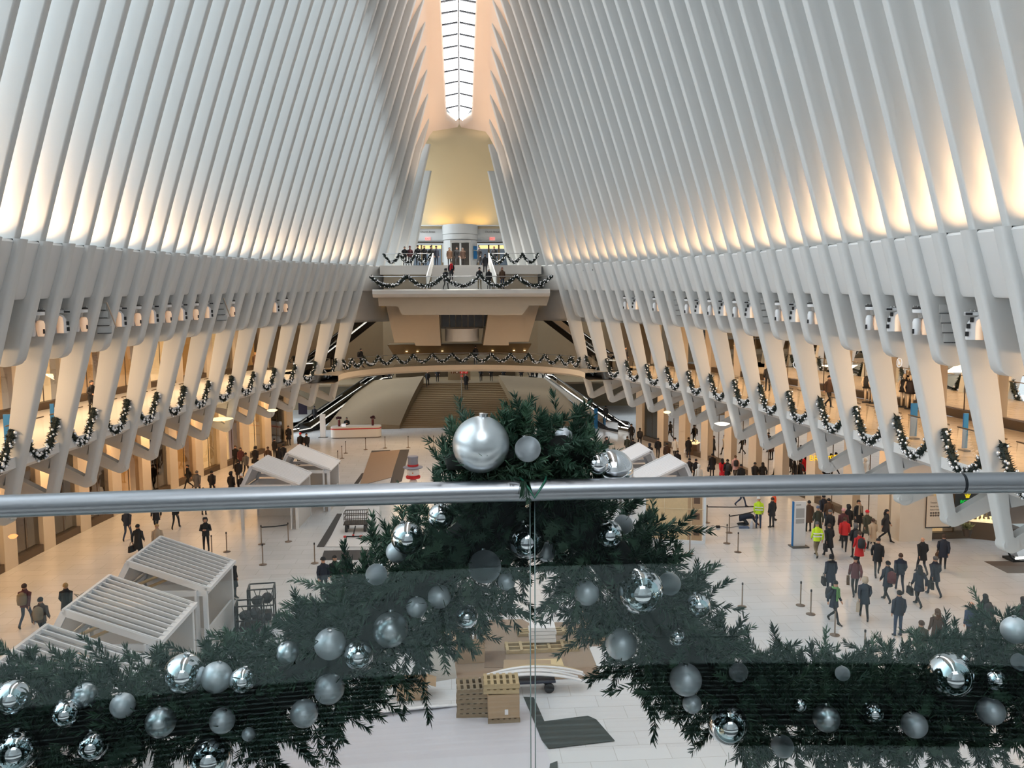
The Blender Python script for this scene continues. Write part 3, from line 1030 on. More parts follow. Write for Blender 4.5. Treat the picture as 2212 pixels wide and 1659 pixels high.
def clear_balls(v, keep=.1):
    q = v.reshape(-1, 5, 3)
    ok = np.ones(len(q), bool)
    for vi in (0, 2, 3):
        p = q[:, vi] - np.array([CAMX, 0, HCAM])
        for c, d, u, r in zip(BC, BD, BU, BR):
            t = p @ u
            off = np.linalg.norm(p - t[:, None] * u, axis=1)
            hit = ((off < r * .93 * t / d) & (t < d)) | (np.linalg.norm(p - c, axis=1) < r) | ((np.linalg.norm(p - c, axis=1) < r * 1.6) & (p[:, 1] < c[1] + r * .25))
            ok &= ~(hit & (rs.random(len(q)) > keep))
    return q[ok].reshape(-1, 3)


# ------------------------------------------------------------------ fir garland
needle_a = mat('fir_needles', (38, 66, 50), .55, noise=.35, nscale=9, spec=.35)
needle_b = mat('fir_needles_light', (58, 88, 66), .5, noise=.3, nscale=9, spec=.4)
core_m = mat('garland_core', (10, 18, 14), .9)


def sprig(base, d, L, n, rs, nl=.03, wd=.0017):
    """needles along a twig from base in direction d"""
    base = np.array(base); d = np.array(d, float); d /= np.linalg.norm(d)
    bend = rs.normal(0, .18, 3)
    ts = np.sort(rs.random(n)) ** .8
    pos = base + np.outer(ts * L, d) + np.outer((ts ** 2) * L, bend)
    dd = d + np.outer(ts * 1.4, bend); dd /= np.linalg.norm(dd, axis=1)[:, None]
    rnd = rs.normal(0, 1, (n, 3))
    pr = rnd - (rnd * dd).sum(1)[:, None] * dd
    pr /= np.linalg.norm(pr, axis=1)[:, None]
    fw = (.55 + .5 * ts)[:, None]
    nd = dd * fw + pr * (1.05 - .35 * ts[:, None]); nd /= np.linalg.norm(nd, axis=1)[:, None]
    ln = (nl * (.75 + .5 * rs.random(n)) * (1 - .25 * ts))[:, None]
    tip = pos + nd * ln
    sd = np.cross(nd, rs.normal(0, 1, (n, 3))); sd /= np.linalg.norm(sd, axis=1)[:, None]
    sd *= wd
    mid = pos + nd * ln * .55
    v = np.stack([pos - sd * .6, pos + sd * .6, mid + sd, tip, mid - sd], 1).reshape(-1, 3)
    return v


def needles(name, vs, m, parent):
    v = np.concatenate(vs)
    n = len(v) // 5
    me = bpy.data.meshes.new(name)
    me.vertices.add(len(v)); me.vertices.foreach_set('co', v.astype(np.float32).ravel())
    me.loops.add(n * 5); me.loops.foreach_set('vertex_index', np.arange(n * 5, dtype=np.int32))
    me.polygons.add(n)
    me.polygons.foreach_set('loop_start', np.arange(0, n * 5, 5, dtype=np.int32))
    me.polygons.foreach_set('loop_total', np.full(n, 5, np.int32))
    me.materials.append(m)
    me.update(calc_edges=True); me.validate()
    o = bpy.data.objects.new(name, me); COL.objects.link(o); o.parent = parent
    return o


gd = thing('fir_garland', 'thick dark green fir garland draped in swags from the near handrail', 'garland', (0, 0, 0))
GD = lambda x: RY(x) + .21
def gpath(px):
    out = []
    for x, y, r, dy in px:
        a = ony(x, y, RY(.2) + .2)
        yy = RY(a.x) + dy
        out.append((np.array(ony(x, y, yy)), r))
    return out
def dense(path, step=.012):
    P, R = [], []
    for (a, ra), (b, rb) in zip(path[:-1], path[1:]):
        n = max(2, int(np.linalg.norm(b - a) / step))
        for i in range(n):
            f = i / n
            P.append(a + (b - a) * f); R.append(ra + (rb - ra) * f)
    return np.array(P), np.array(R)
limbs = {
    'knot': [(965, 1000, .045, .07), (1040, 985, .075, .09), (1130, 975, .085, .1), (1215, 965, .08, .1), (1290, 1005, .04, .08)],
    'left': [(1110, 1070, .10, .15), (1050, 1135, .15, .19), (960, 1215, .155, .21), (865, 1300, .15, .21), (765, 1395, .14, .21), (640, 1475, .135, .21), (500, 1525, .13, .21), (340, 1550, .13, .21), (180, 1560, .135, .21), (-40, 1570, .14, .21), (-160, 1575, .14, .21)],
    'right': [(1180, 1070, .10, .15), (1250, 1125, .145, .19), (1315, 1200, .145, .21), (1385, 1295, .14, .21), (1450, 1395, .135, .21), (1545, 1475, .13, .21), (1670, 1520, .125, .21), (1810, 1535, .13, .21), (1960, 1520, .135, .21), (2110, 1490, .14, .21), (2260, 1455, .15, .21), (2380, 1430, .15, .21)],
}
for nm, path in limbs.items():
    P, R = dense(gpath(path))
    VA, VB = [], []
    L = len(P) * .012
    ns = int((620 if nm == 'knot' else 560) * L)
    for i in range(ns):
        k = rs.integers(0, len(P))
        tdir = P[min(k + 2, len(P) - 1)] - P[max(k - 2, 0)]; tdir /= np.linalg.norm(tdir) + 1e-9
        rn = rs.normal(0, 1, 3); rn -= rn.dot(tdir) * tdir; rn /= np.linalg.norm(rn)
        if nm != 'knot' and rn[1] < -.8: rn[1] = -.6; rn /= np.linalg.norm(rn)
        d = rn * (.75 + .3 * rs.random()) + tdir * rs.choice([-1, 1]) * (.35 + .6 * rs.random()) + np.array([0, 0, -.12])
        if nm == 'knot':
            d = rn + np.array([0, 0, .25]) + tdir * rs.normal(0, .5)
        base = P[k] + rn * R[k] * (.2 + .5 * rs.random())
        ln = (R[k] * .75 + .03) * (.75 + .55 * rs.random())
        if nm == 'knot': ln *= .9
        v = sprig(base, d, ln, int(ln * 1000), rs)
        if nm != 'knot':      # stay clear of the glass
            lim = np.array([RY(x) for x in v[:, 0]]) + GY + .012
            v[:, 1] = np.maximum(v[:, 1], lim)
        else:
            low = (v[:, 2] < RZ + .03) & (np.abs(v[:, 1] - np.array([RY(x) for x in v[:, 0]])) < .03)
            v[low, 2] = np.maximum(v[low, 2], RZ + .028)
        v = clear_balls(v, .1 if nm != 'knot' else .3)
        (VB if rs.random() < .3 else VA).append(v)
    f1 = needles('foliage', VA, needle_a, gd); f2 = needles('foliage', VB, needle_b, gd)
    tag(f1, kind='stuff'); tag(f2, kind='stuff')
    mb = MB(); mb.tube([Vector(p) for p in P[::6]], [float(r) * .42 for r in R[::6]], 9)
    mb.build('dark_core', core_m, gd, smooth=1)  # near-black tube added inside the fir to block light
# the green tie over the handrail
mb = MB()
a, b, c = (onz(1128, 1040, RZ + .02), onz(1153, 1078, RZ - .02), onz(1176, 1040, RZ + .02))
yr = RY(a.x)
A = Vector((a.x, yr - .012, RZ + .027)); B = Vector((b.x, yr - .032, RZ - .012)); C = Vector((c.x, yr - .012, RZ + .027))
mb.tube([Vector((A.x - .006, yr + .02, RZ + .03)), A, A * .5 + B * .5 + Vector((0, -.012, .004)), B, C * .5 + B * .5 + Vector((0, -.012, .004)), C, Vector((C.x + .006, yr + .02, RZ + .03))], .0028, 6)
tag(mb.build('garland_tie', mat('tie_green', (24, 96, 74), .5), smooth=1), 'thin green tie looped over the handrail at the garland knot', 'tie')

# ------------------------------------------------------------------ baubles of the big garland
bp = thing('bauble_proto', 'x', 'bauble')
mb = MB(); mb.ball((0, 0, 0), 1, 40, 24); base_me = {}
for kx, mm in (('c', chrome), ('p', pearl), ('f', frost), ('g', glit)):
    o = mb.build('bauble', mm, None, smooth=1); base_me[kx] = o.data; bpy.data.objects.remove(o)
mb = MB(); mb.lathe([(.16, .97), (.16, 1.1), (.0, 1.12)], (0, 0, 0), 12)
o = mb.build('cap', cap_m, None, smooth=40); cap_me = o.data; bpy.data.objects.remove(o)
bpy.data.objects.remove(bp)
for (px, py, r, kx, lab, dy), (c, rad) in zip(BALLS, BPOS):
    o = bpy.data.objects.new('bauble', base_me[kx]); COL.objects.link(o)
    o.location = c; o.scale = (rad,) * 3
    o.rotation_euler = (rng.normal(0, .3), rng.normal(0, .3), 0)
    tag(o, lab, 'bauble', 'baubles of the near garland')
    q = bpy.data.objects.new('cap', cap_me); COL.objects.link(q); q.parent = o
# ================================================================== small garlands in the distance
leaf_d = mat('swag_fir', (20, 34, 28), .7, noise=.3, nscale=4)
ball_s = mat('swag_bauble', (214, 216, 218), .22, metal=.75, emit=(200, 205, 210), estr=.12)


def swag_foliage(P, R, per, seed, L=.13):
    r = np.random.default_rng(seed)
    mb = MB()
    mb.tube([Vector(p) for p in P], [R * .62] * len(P), 7)
    n = int(per)
    for i in range(n):
        k = r.integers(0, len(P) - 1)
        p = P[k] + (P[k + 1] - P[k]) * r.random()
        t = P[k + 1] - P[k]; t = t / np.linalg.norm(t)
        d = r.normal(0, 1, 3); d -= d.dot(t) * t * .7; d /= np.linalg.norm(d)
        b = p + d * R * .4
        tip = p + d * (R * 1.05 + L * r.random() * .55)
        s1 = np.cross(d, r.normal(0, 1, 3)); s1 /= np.linalg.norm(s1)
        s2 = np.cross(d, s1)
        w = .03
        mb.add([b + s1 * w, b - s1 * w * .5 + s2 * w * .87, b - s1 * w * .5 - s2 * w * .87, tip], [(0, 1, 3), (1, 2, 3), (2, 0, 3)])
    return mb


def surf_balls(P, R, n, seed):
    r = np.random.default_rng(seed)
    out = []
    for i in range(n):
        f = (i + .5 * r.random()) / n * (len(P) - 1)
        k = min(int(f), len(P) - 2)
        p = P[k] + (P[k + 1] - P[k]) * (f - k)
        t = P[k + 1] - P[k]; t = t / np.linalg.norm(t)
        d = r.normal(0, 1, 3); d[1] = -abs(d[1]) if r.random() < .75 else d[1]
        d -= d.dot(t) * t; d /= np.linalg.norm(d)
        out.append((p + d * R * 1.0, r.choice([.045, .055, .07], p=[.5, .3, .2])))
    return out


mbb = MB(); mbb.ball((0, 0, 0), 1, 10, 7)
tmp = mbb.build('bauble', ball_s, None, smooth=1); sball = tmp.data; bpy.data.objects.remove(tmp)

# one swag, hung in the local x-z plane (x along the balustrade), seen from -y
LW, DROP = 2.75, 1.3
P0 = np.array([[x * LW / 2, 0, -DROP * (1 - abs(x) ** 2.1)] for x in np.linspace(-1, 1, 25)])
protos = []
for v in range(2):
    fo = swag_foliage(P0, .18, 620, 30 + v).build('foliage', leaf_d)
    fm = fo.data; bpy.data.objects.remove(fo)
    sb = surf_balls(P0, .18, 46, 50 + v)
    m2 = MB()
    for c, r_ in sb: m2.ball(c, r_, 8, 6)
    bo = m2.build('baubles', ball_s, None, smooth=1); bm_ = bo.data; bpy.data.objects.remove(bo)
    protos.append((fm, sb, bm_))
ORD = ['nearest', 'second', 'third', 'fourth', 'fifth', 'sixth', 'seventh', 'eighth', 'ninth', 'tenth', 'eleventh', 'twelfth', 'thirteenth', 'fourteenth', 'fifteenth', 'sixteenth']
for side, sn in ((-1, 'left'), (1, 'right')):
    for j, k in enumerate(range(-4, 26, 2)):
        ya = Y0 + SP * k + .5
        yb = Y0 + SP * (k + 2)
        pa = Vector((side * (oval(ya, 16.62, 52.2) + .05), ya, 7.8)); pb = Vector((side * (oval(yb, 16.62, 52.2) + .05), yb, 7.8))
        mid = (pa + pb) / 2
        d = pb - pa
        # the local -y side must face the hall
        ang = math.atan2(d.y, d.x) if side > 0 else math.atan2(-d.y, -d.x)
        ang = math.atan2(-d.y, -d.x) if side > 0 else math.atan2(d.y, d.x)
        t = thing('garland_swag', '%s baubled fir swag counting from the near end along the %s balcony' % (ORD[j], sn), 'garland', mid, ang, 'swags along the %s balcony' % sn)
        t.scale = (d.length / LW * .97, 1, 1)
        fm, sb, bmesh_ = protos[j % 2]
        f = bpy.data.objects.new('foliage', fm); COL.objects.link(f); f.parent = t
        if j < 5:
            for c, r_ in sb:
                o = bpy.data.objects.new('bauble', sball); COL.objects.link(o); o.parent = t
                o.location = c; o.scale = (r_,) * 3
        else:
            o = bpy.data.objects.new('baubles', bmesh_); COL.objects.link(o); o.parent = t; tag(o, kind='stuff')
        # the glass balustrade of the bay
        r = thing('balustrade', '%s glass balustrade bay counting from the near end along the %s balcony' % (ORD[j], sn), 'balustrade', pa - Vector((0, 0, 7.8 - BAL)), 0, 'balustrade bays of the %s balcony' % sn)
        out = Vector((side * .5, 0, 0))
        mb = MB(); mb.tube([out + Vector((0, 0, 1.06)), d + out + Vector((0, 0, 1.06))], .028, 7); mb.build('handrail', mat('bronze_rail', (120, 108, 92), .35, metal=.8), r, smooth=1)
        mb = MB(); mb.grid([[out + Vector((0, 0, .02)), d + out + Vector((0, 0, .02))], [out + Vector((0, 0, 1.02)), d + out + Vector((0, 0, 1.02))]]); mb.build('glass_panel', clear, r)


def long_garland(label, pts, R, per_m, balls_m, seed, group=None):
    pts = [np.array(p, float) for p in pts]
    L = sum(np.linalg.norm(b - a) for a, b in zip(pts[:-1], pts[1:]))
    t = thing('garland', label, 'garland', (0, 0, 0), 0, group)
    swag_foliage(pts, R, per_m * L, seed).build('foliage', leaf_d, t)
    mb = MB()
    for c, r_ in surf_balls(pts, R, int(balls_m * L), seed + 1): mb.ball(c, r_ * .95, 7, 5)
    tag(mb.build('baubles', ball_s, t, smooth=1), kind='stuff')


def wave(x0, x1, y, ztop, drop, n, starts_up=True):
    out = []
    for i in range(n * 12 + 1):
        f = i / 12
        u = abs((f % 1) * 2 - 1)
        out.append((x0 + (x1 - x0) * f / n, y, ztop - drop * (1 - u ** 1.9)))
    return out
long_garland('long garland of five swags along the lower far landing', wave(-7.15, 7.2, 65.9, LL + 1.05, .8, 5), .17, 170, 15, 3)
long_garland('garland of three swags on the upper far landing left of the stair', wave(-6.5, -2.5, 71.1, UL + 1.0, .75, 3), .14, 170, 14, 5)
long_garland('garland of three swags on the upper far landing right of the stair', wave(2.5, 6.6, 71.1, UL + 1.0, .75, 3), .14, 170, 14, 7)
A = [p for p in arc if p[1] > 66.2]
dist = [0]
for p, q in zip(A[:-1], A[1:]): dist.append(dist[-1] + math.dist(p, q))
nsw = 15
pts = []
for i in range(nsw * 10 + 1):
    s = dist[-1] * i / (nsw * 10)
    x = np.interp(s, dist, [p[0] for p in A]); y = np.interp(s, dist, [p[1] for p in A])
    u = abs(((i / 10) % 1) * 2 - 1)
    pts.append((x, y + .1, BAL + 1.05 - .72 * (1 - u ** 1.9)))
long_garland('long zigzag garland along the curved far bridge', pts, .14, 150, 13, 9)

# ================================================================== fixtures in the niches between the ribs
fx_white = mat('fixture_white', (226, 228, 230), .35)
fx_dark = mat('fixture_dark', (28, 28, 30), .5)
fx_grey = mat('fixture_grey', (176, 176, 174), .4, metal=.4)
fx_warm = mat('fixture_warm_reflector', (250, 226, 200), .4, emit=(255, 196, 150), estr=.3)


def fixture_a():
    t = thing('air_nozzle', 'x', 'air nozzle')
    mb = MB(); mb.lathe([(.20, .98), (.40, 1.0), (.42, 1.06), (.42, 1.16), (.36, 1.22), (.1, 1.24)], (0, 0, 0), 18); hr = mb.build('head_ring', fx_white, t, smooth=40)
    mb = MB(); mb.lathe([(.43, 1.17), (.43, 1.24), (.1, 1.25)], (0, 0, 0), 18); mb.build('dark_band', fx_dark, hr, smooth=40)
    mb = MB()
    for i in range(9): mb.ball((-.36 + i * .09, -.1 + .05 * (i % 2), 1.3), .05, 6, 4)
    mb.build('cable_clump', fx_grey, t)
    mb = MB(); mb.lathe([(.14, .75), (.2, .98)], (0, 0, 0), 12); mb.build('neck', fx_grey, t, smooth=40)
    for s in (-1, 1):
        mb = MB(); mb.lathe([(.13, 0), (.15, .05), (.19, .3), (.2, .6), (.15, .76), (.05, .8)], (s * .19, 0, -.05), 14)
        mb.build('lobe', fx_white if s < 0 else fx_warm, t, smooth=50)
    for c_ in ((-.36, -.1, .12), (.34, -.12, .2)):
        mb = MB(); mb.box(c_, (.08, .1, .22)); mb.build('dark_vent', fx_dark, t)
    return t


def fixture_b():
    t = thing('spot_housing', 'x', 'spotlight housing')
    mb = MB(); mb.box((0, 0, 1.1), (1.0, .3, .14)); mb.build('bracket', fx_white, t)
    for x in (-.37, .4):
        mb = MB(); mb.box((x, -.03, 1.1), (.26, .3, .1)); mb.build('dark_vent', fx_dark, t)
    mb = MB()
    for i in range(9): mb.ball((-.28 + i * .07, -.1 + .05 * (i % 2), 1.22), .05, 6, 4)
    mb.build('cable_clump', fx_grey, t)
    mb = MB()
    pr = [(-.4, 0), (-.4, .45), (-.34, .72), (-.2, .92), (0, 1.0), (.2, .92), (.34, .72), (.4, .45), (.4, 0)]
    mb.prism([(x, -.18, z) for x, z in pr], (0, .36, 0)); ab = mb.build('arch_body', fx_white, t)
    mb = MB(); mb.lathe([(.16, 0), (.17, .55), (.14, .8), (.05, .88)], (.06, -.16, .0), 14); mb.build('barrel', fx_warm, t, smooth=50)
    for x, z in ((-.42, .25), (-.38, .58), (-.26, .85), (.43, .2), (.42, .5)):
        mb = MB(); mb.box((x, -.17, z), (.13, .1, .2)); mb.build('dark_square', fx_dark, ab)
    return t


def fixture_c():
    t = thing('louvre_panel', 'x', 'louvre panel')
    for i in range(4):
        mb = MB(); mb.box((.16 * i * .5, .0, 1.25 - i * .44), (.75, .08, .38)); lp = mb.build('louvre_plate', fx_grey, t)
        mb = MB(); mb.box((.16 * i * .5 - .02, -.05, 1.25 - i * .44 - .2), (.72, .06, .035)); mb.build('dark_slot', fx_dark, lp)
    mb = MB(); mb.tube([(.42 + .09 * i, -.06, 1.5 - i * .3) for i in range(6)], .045, 6); mb.build('cable', mat('cable_beige', (190, 170, 150), .5), t)
    return t


FA, FB, FC = fixture_a(), fixture_b(), fixture_c()
used = set()
plan = {1: [(-3, 'b'), (-2, 'c'), (-1, 'a'), (0, 'b'), (1, 'a'), (4, 'a'), (5, 'b'), (6, 'a'), (7, 'c'), (8, 'b'), (9, 'a'), (10, 'b'), (11, 'a'), (12, 'b'), (13, 'a'), (14, 'c'), (16, 'a'), (18, 'b'), (19, 'a')],
        -1: [(-3, 'b'), (-2, 'a'), (1, 'a'), (2, 'b'), (3, 'a'), (4, 'c'), (5, 'b'), (6, 'a'), (7, 'b'), (8, 'a'), (9, 'b'), (10, 'a'), (11, 'b'), (12, 'c'), (13, 'a'), (17, 'b'), (18, 'a')]}
WORD = {'a': ('white twin lobed nozzle with dark band', FA), 'b': ('white arched housing with dark squares', FB), 'c': ('grey stepped louvre panel with dark slots', FC)}
cnt = {}
for side, sn in ((-1, 'left'), (1, 'right')):
    for k, ty in plan[side]:
        y = Y0 + SP * k + .5 + .62
        z = zpanel(y) - 1.3
        x = side * (front(y, z + .6) + .16)
        lab, pr = WORD[ty]
        c = cnt[(sn, ty)] = cnt.get((sn, ty), -1) + 1
        l = '%s, %s of its kind, %s wall' % (lab, ORD[c], sn)
        if ty not in used:
            o = pr; used.add(ty)
        else:
            o = dup(pr, (0, 0, 0))
        o.location = (x, y, z)
        o.scale = (.72, .72, .72)
        o.rotation_euler = (0, 0, -side * .35)
        o['label'] = l; o['group'] = 'fixtures in the niches of the %s wall' % sn
# dark slots on the ribs near the far landing
for i, (px, py) in enumerate(((711, 584), (730.5, 585), (749, 585.5), (768.5, 586), (1222, 585), (1242, 584), (1261, 583.5), (1281, 583))):
    sd = -1 if i < 4 else 1
    best = min((abs(sd * ony(px, py, y).x - front(y, ony(px, py, y).z) - .02), y) for y in np.linspace(45, 75, 301))
    p = ony(px, py, best[1] - .1)
    mb = MB(); mb.box((0, 0, 0), (.16, .34, .12)); o = mb.build('wall_vent', fx_dark); o.location = p
    tag(o, 'tiny dark slot in the white wall band beside the far landing, %s from the left' % ORD[i].replace('nearest', 'first'), 'vent', 'dark slots of the wall band')
# blue banners on the balconies
for px, y0, y1, w, lab, yy in ((1972, 871, 936, 15, 'tall blue banner on the right balcony, the left one of the near pair', 30.0), (2083, 893, 962, 11, 'tall blue banner on the right balcony, the right one of the near pair', 28.3),
                               (21, 895, 962, 17, 'tall blue banner at the left picture edge on the left balcony', 31.0), (116, 872, 932, 8, 'narrow blue banner on the left balcony beside the second leg', 33.0)):
    a = onz(px, y1 + 12, BAL)
    p = ony(px, y0, a.y)
    h = p.z - BAL
    t = thing('banner', lab, 'banner', a)
    ww = w / F * a.y
    mb = MB(); mb.box((0, 0, h / 2 + .05), (ww, .06, h - .1)); mb.build('panel', mat('banner_blue', (18, 112, 176), .5, noise=.15, nscale=3), t)
    mb = MB(); mb.box((0, 0, .025), (ww * 1.3, .4, .05)); mb.build('base', fx_dark, t)
# ================================================================== things on the hall floor
kiosk_m = mat('kiosk_white', (226, 228, 232), .5)
kiosk_in = mat('kiosk_inside', (206, 206, 206), .6)
poly_m = glass_mat('kiosk_sheet', (.8, .82, .84), .10, .3)
wood_m = mat('plywood', (214, 186, 144), .6, noise=.12, nscale=5)
wood_d = mat('wood_dark_panel', (186, 152, 116), .6, noise=.1, nscale=5)


def kiosk(label, corner, ridge_dir, L=3.0, Wd=3.3, H=2.5, peak=1.0, slats=9, solid=False, mirror=1):
    """market hut with one long slatted roof plane sloping down to the right of ridge_dir; corner is its near right foot"""
    t = thing('market_stall', label, 'market stall', corner, ridge_dir)
    s = mirror
    # local: x to the right (down the roof slope), y along the ridge, origin at the low corner in front
    hx = -Wd * s
    low, top = H, H + peak
    rx = -Wd * .79 * s
    mb = MB()
    for x, y in ((0, .0), (0, L), (hx, 0), (hx, L)):
        mb.box((x - .06 * s * (1 if x == 0 else -1), y, H / 2), (.14, .14, H))
    mb.box((-.06 * s, L / 2, H - .08), (.14, L, .16)); mb.box((hx + .06 * s, L / 2, H - .4), (.14, L, .16))
    mb.box((hx / 2, 0, H - .1), (Wd, .12, .18)); mb.box((hx / 2, L, H - .1), (Wd, .12, .18))
    mb.build('frame', kiosk_m, t)
    for y in (.0, L):
        mb = MB(); mb.bar((0, y, low), (rx, y, top), .1, .2); mb.bar((rx, y, top), (hx, y, low - .3), .1, .2)
        mb.build('gable_beam', kiosk_m, t)
    mb = MB(); mb.box((-.4 * s, L - .05, H / 2), (.8, .1, H)); mb.box((-.05 * s, L / 2, .55), (.08, L, 1.1)); mb.box((hx / 2, L - .04, 1.1), (Wd, .06, 2.2)); mb.build('wall_panel', kiosk_in, t)
    mb = MB(); mb.box((-.35 * s, .0, .02 + H / 2), (.06, .3, H)); mb.build('side_post', kiosk_m, t)
    mb = MB()
    dz = top - low
    if solid:
        for i in range(12):
            y = -.12 + (L + .24) * (i + .5) / 12
            mb.prism([(0.12 * s, y - .12, low - .04), (.12 * s, y + .12, low - .04), (rx, y + .12, top + .02), (rx, y - .12, top + .02)], (0, 0, .05))
        mb.build('roof_slope', kiosk_m, t)
        mb = MB(); mb.prism([(rx, -.1, top), (rx, L + .1, top), (hx - .1 * s, L + .1, low - .35), (hx - .1 * s, -.1, low - .35)], (0, 0, .05)); mb.build('roof_back', kiosk_m, t)
    else:
        for i in range(slats + 1):
            y = L * i / slats
            m2 = MB(); m2.bar((.08 * s, y, low + .06), (rx, y, top + .06), .055, .11); 
            m2.build('roof_slat', kiosk_m, t)
        for f, nm in ((0, 'eave_board'), (1, 'ridge_board')):
            m2 = MB(); m2.box((rx * f + .05 * s * (1 - f), L / 2, low + dz * f + .05), (.2 if f == 0 else .1, L + .1, .12)); m2.build(nm, kiosk_m, t)
        m2 = MB(); m2.add([(.05 * s, 0, low + .02), (.05 * s, L, low + .02), (rx, L, top + .02), (rx, 0, top + .02)], [(0, 1, 2, 3)]); m2.build('clear_sheet', poly_m, t)
        m2 = MB(); m2.add([(rx, 0, top + .03), (rx, L, top + .03), (hx, L, low - .3), (hx, 0, low - .3)], [(0, 1, 2, 3)]); m2.build('back_sheet', poly_m, t)
        m2 = MB()
        for z in (.35, .6): m2.bar((hx * .78, .3, low + z - .5), (hx * .45, L - .3, low + z - .5), .14, .05)
        m2.build('rafter', wood_m, t)
    return t


# left row: their low near right eave corners seen in the photo
for (px, py, back, lab) in ((342, 1390, 0, 'white slatted market stall, middle of the near left row'), (447, 1275, 0, 'white slatted market stall, back of the near left row'),
                            (310, 1427, 3.0, 'white slatted market stall, front of the near left row behind the garland')):
    p = onz(px, py, 2.5)
    kiosk(lab, (p.x, p.y - back, 0), math.radians(-1))
p = onz(642, 1046, 2.5); kiosk('white market stall with closed boarded roof behind the handrail, front one on the left', (p.x, p.y, 0), math.radians(-3), 3.0, 3.1, solid=True)
p = onz(701, 1024, 2.5); kiosk('white market stall with closed boarded roof, back one on the left behind the handrail', (p.x + .1, p.y + 1.2, 0), math.radians(-3), 2.8, 3.1, solid=True)
p = onz(1404, 1023, 2.5); kiosk('white market stall with closed boarded roof, farther one on the right', (p.x - 1.6, p.y + 1.6, 0), math.radians(3), 2.6, 2.6, solid=True, mirror=-1)
p = onz(1430, 1027, 2.5); kiosk('white market stall with closed boarded roof, nearer one on the right', (p.x - 1.4, p.y - 2.0, 0), math.radians(3), 2.8, 2.8, solid=True, mirror=-1)
# stall with bare plywood back on the right
q0, q1 = onz(1392, 1168, 0), onz(1521, 1174, 0)
hgt = ony(1521, 1070, q1.y).z
t = thing('plywood_stall', 'market stall with bare plywood side and three dark squares right of the knot', 'market stall', (q0.x, q0.y, 0), math.atan2(q1.y - q0.y, q1.x - q0.x))
wd = (q1 - q0).length
mb = MB(); mb.box((wd * .36, .1, 1.35), (wd * .72, .06, 2.5)); mb.build('plywood_side', wood_m, t)
mb = MB(); mb.box((wd * .84, .1, 1.35), (wd * .24, .06, 2.5)); mb.build('dark_side', wood_d, t)
mb = MB(); mb.box((wd / 2, .1, .06), (wd, .2, .12)); mb.box((wd, .08, 1.35), (.12, .2, 2.7)); mb.box((0, .08, 1.35), (.12, .2, 2.7)); mb.box((wd / 2, .1, 2.66), (wd, .2, .12)); mb.build('frame', kiosk_m, t)
mb = MB()
for z in (.9, 1.75): mb.box((wd / 2, .06, z), (wd, .03, .03))
for x in (.33, .78): mb.box((wd * x, .06, 1.35), (.03, .03, 2.5))
mb.build('batten', mat('batten', (226, 206, 170), .6), t)
for z in (.55, 1.38, 2.2):
    mb = MB(); mb.box((wd * .87, .06, z), (.3, .04, .32)); mb.build('dark_square', mat('square_brown', (98, 72, 54), .6), t)

# ------------------------------------------------------------------ barrier posts
post_m = mat('post_steel', (140, 124, 110), .35, metal=.7)
base_m = mat('post_base', (128, 112, 100), .4, metal=.5)


def barrier_post():
    t = thing('barrier_post', 'x', 'barrier post')
    mb = MB(); mb.lathe([(.18, 0), (.18, .02), (.05, .05), (.03, .07)], (0, 0, 0), 20); mb.build('base', base_m, t, smooth=35)
    mb = MB(); mb.lathe([(.028, .05), (.028, .96)], (0, 0, 0), 10); mb.build('pole', post_m, t, smooth=35)
    mb = MB(); mb.lathe([(.035, .92), (.035, 1.0), (.01, 1.02)], (0, 0, 0), 10); mb.build('belt_head', fx_dark, t, smooth=35)
    return t


BPOST = barrier_post(); first_post = [True]
posts = [
    (1603, 1311, 'barrier post standing alone left of the walkers on the right floor'), (1729, 1308, 'barrier post left of its close neighbour near the green scarf'), (1751, 1327, 'barrier post just left of the green scarf walker'),
    (1803, 1372, 'barrier post in front of the green scarf walker'), (1867, 1421, 'barrier post lowest on the right floor behind the fir sprigs'), (1594, 1193, 'barrier post lower right of the close pair near the workers'),
    (1570, 1174, 'front post of the close pair left of the workers'), (1575, 1151, 'barrier post holding the belt left of the kneeling worker'), (1527, 1129, 'barrier post at the corner of the plywood stall'), (1490, 1196, 'barrier post in front of the plywood stall'),
    (568, 1220, 'barrier post on the open floor left of the knot'), (680, 1217, 'barrier post between the left stalls and the dark mats'), (490, 1192, 'brown looking barrier post behind the near left stalls'), (458, 1199, 'barrier post half hidden behind the back left stall'),
    (565, 1176, 'barrier post in front of the white stall wall, left one'), (623, 1170, 'barrier post in front of the white stall wall, right one'),
    (711, 1014, 'far barrier post, first of the left column'), (730, 1001, 'far barrier post, second of the left column'), (739, 990, 'far barrier post, third of the left column'), (747, 979, 'far barrier post, last of the left column'),
    (690, 1015, 'far barrier post close behind the boarded left stall'), (790, 971.5, 'far barrier post, first of the row before the desk'), (832, 968, 'far barrier post, second of the row before the desk'), (882, 967, 'far barrier post, third of the row before the desk'), (937, 966, 'far barrier post, last of the row before the garland'),
    (1084, 1326, 'barrier post seen through the gap below the knot'), (672, 1335, 'barrier post among the sprigs of the left slope'),
]
for px, py, lab in posts:
    p = onz(px, py, 0)
    if first_post[0]:
        o = BPOST; first_post[0] = False
    else:
        o = dup(BPOST, p)
    o.location = p; o['label'] = lab; o['group'] = 'barrier posts'
def belt(label, a, b, z=.9):
    a, b = Vector(a), Vector(b)
    m = (a + b) / 2
    t = MB(); t.grid([[a + Vector((0, 0, z - .03)), m + Vector((0, 0, z - .06)), b + Vector((0, 0, z - .03))], [a + Vector((0, 0, z + .03)), m + Vector((0, 0, z)), b + Vector((0, 0, z + .03))]])
    tag(t.build('barrier_belt', fx_dark), label, 'barrier belt')
belt('dark barrier belt stretched behind the workers', onz(1527, 1129), onz(1640, 1128))
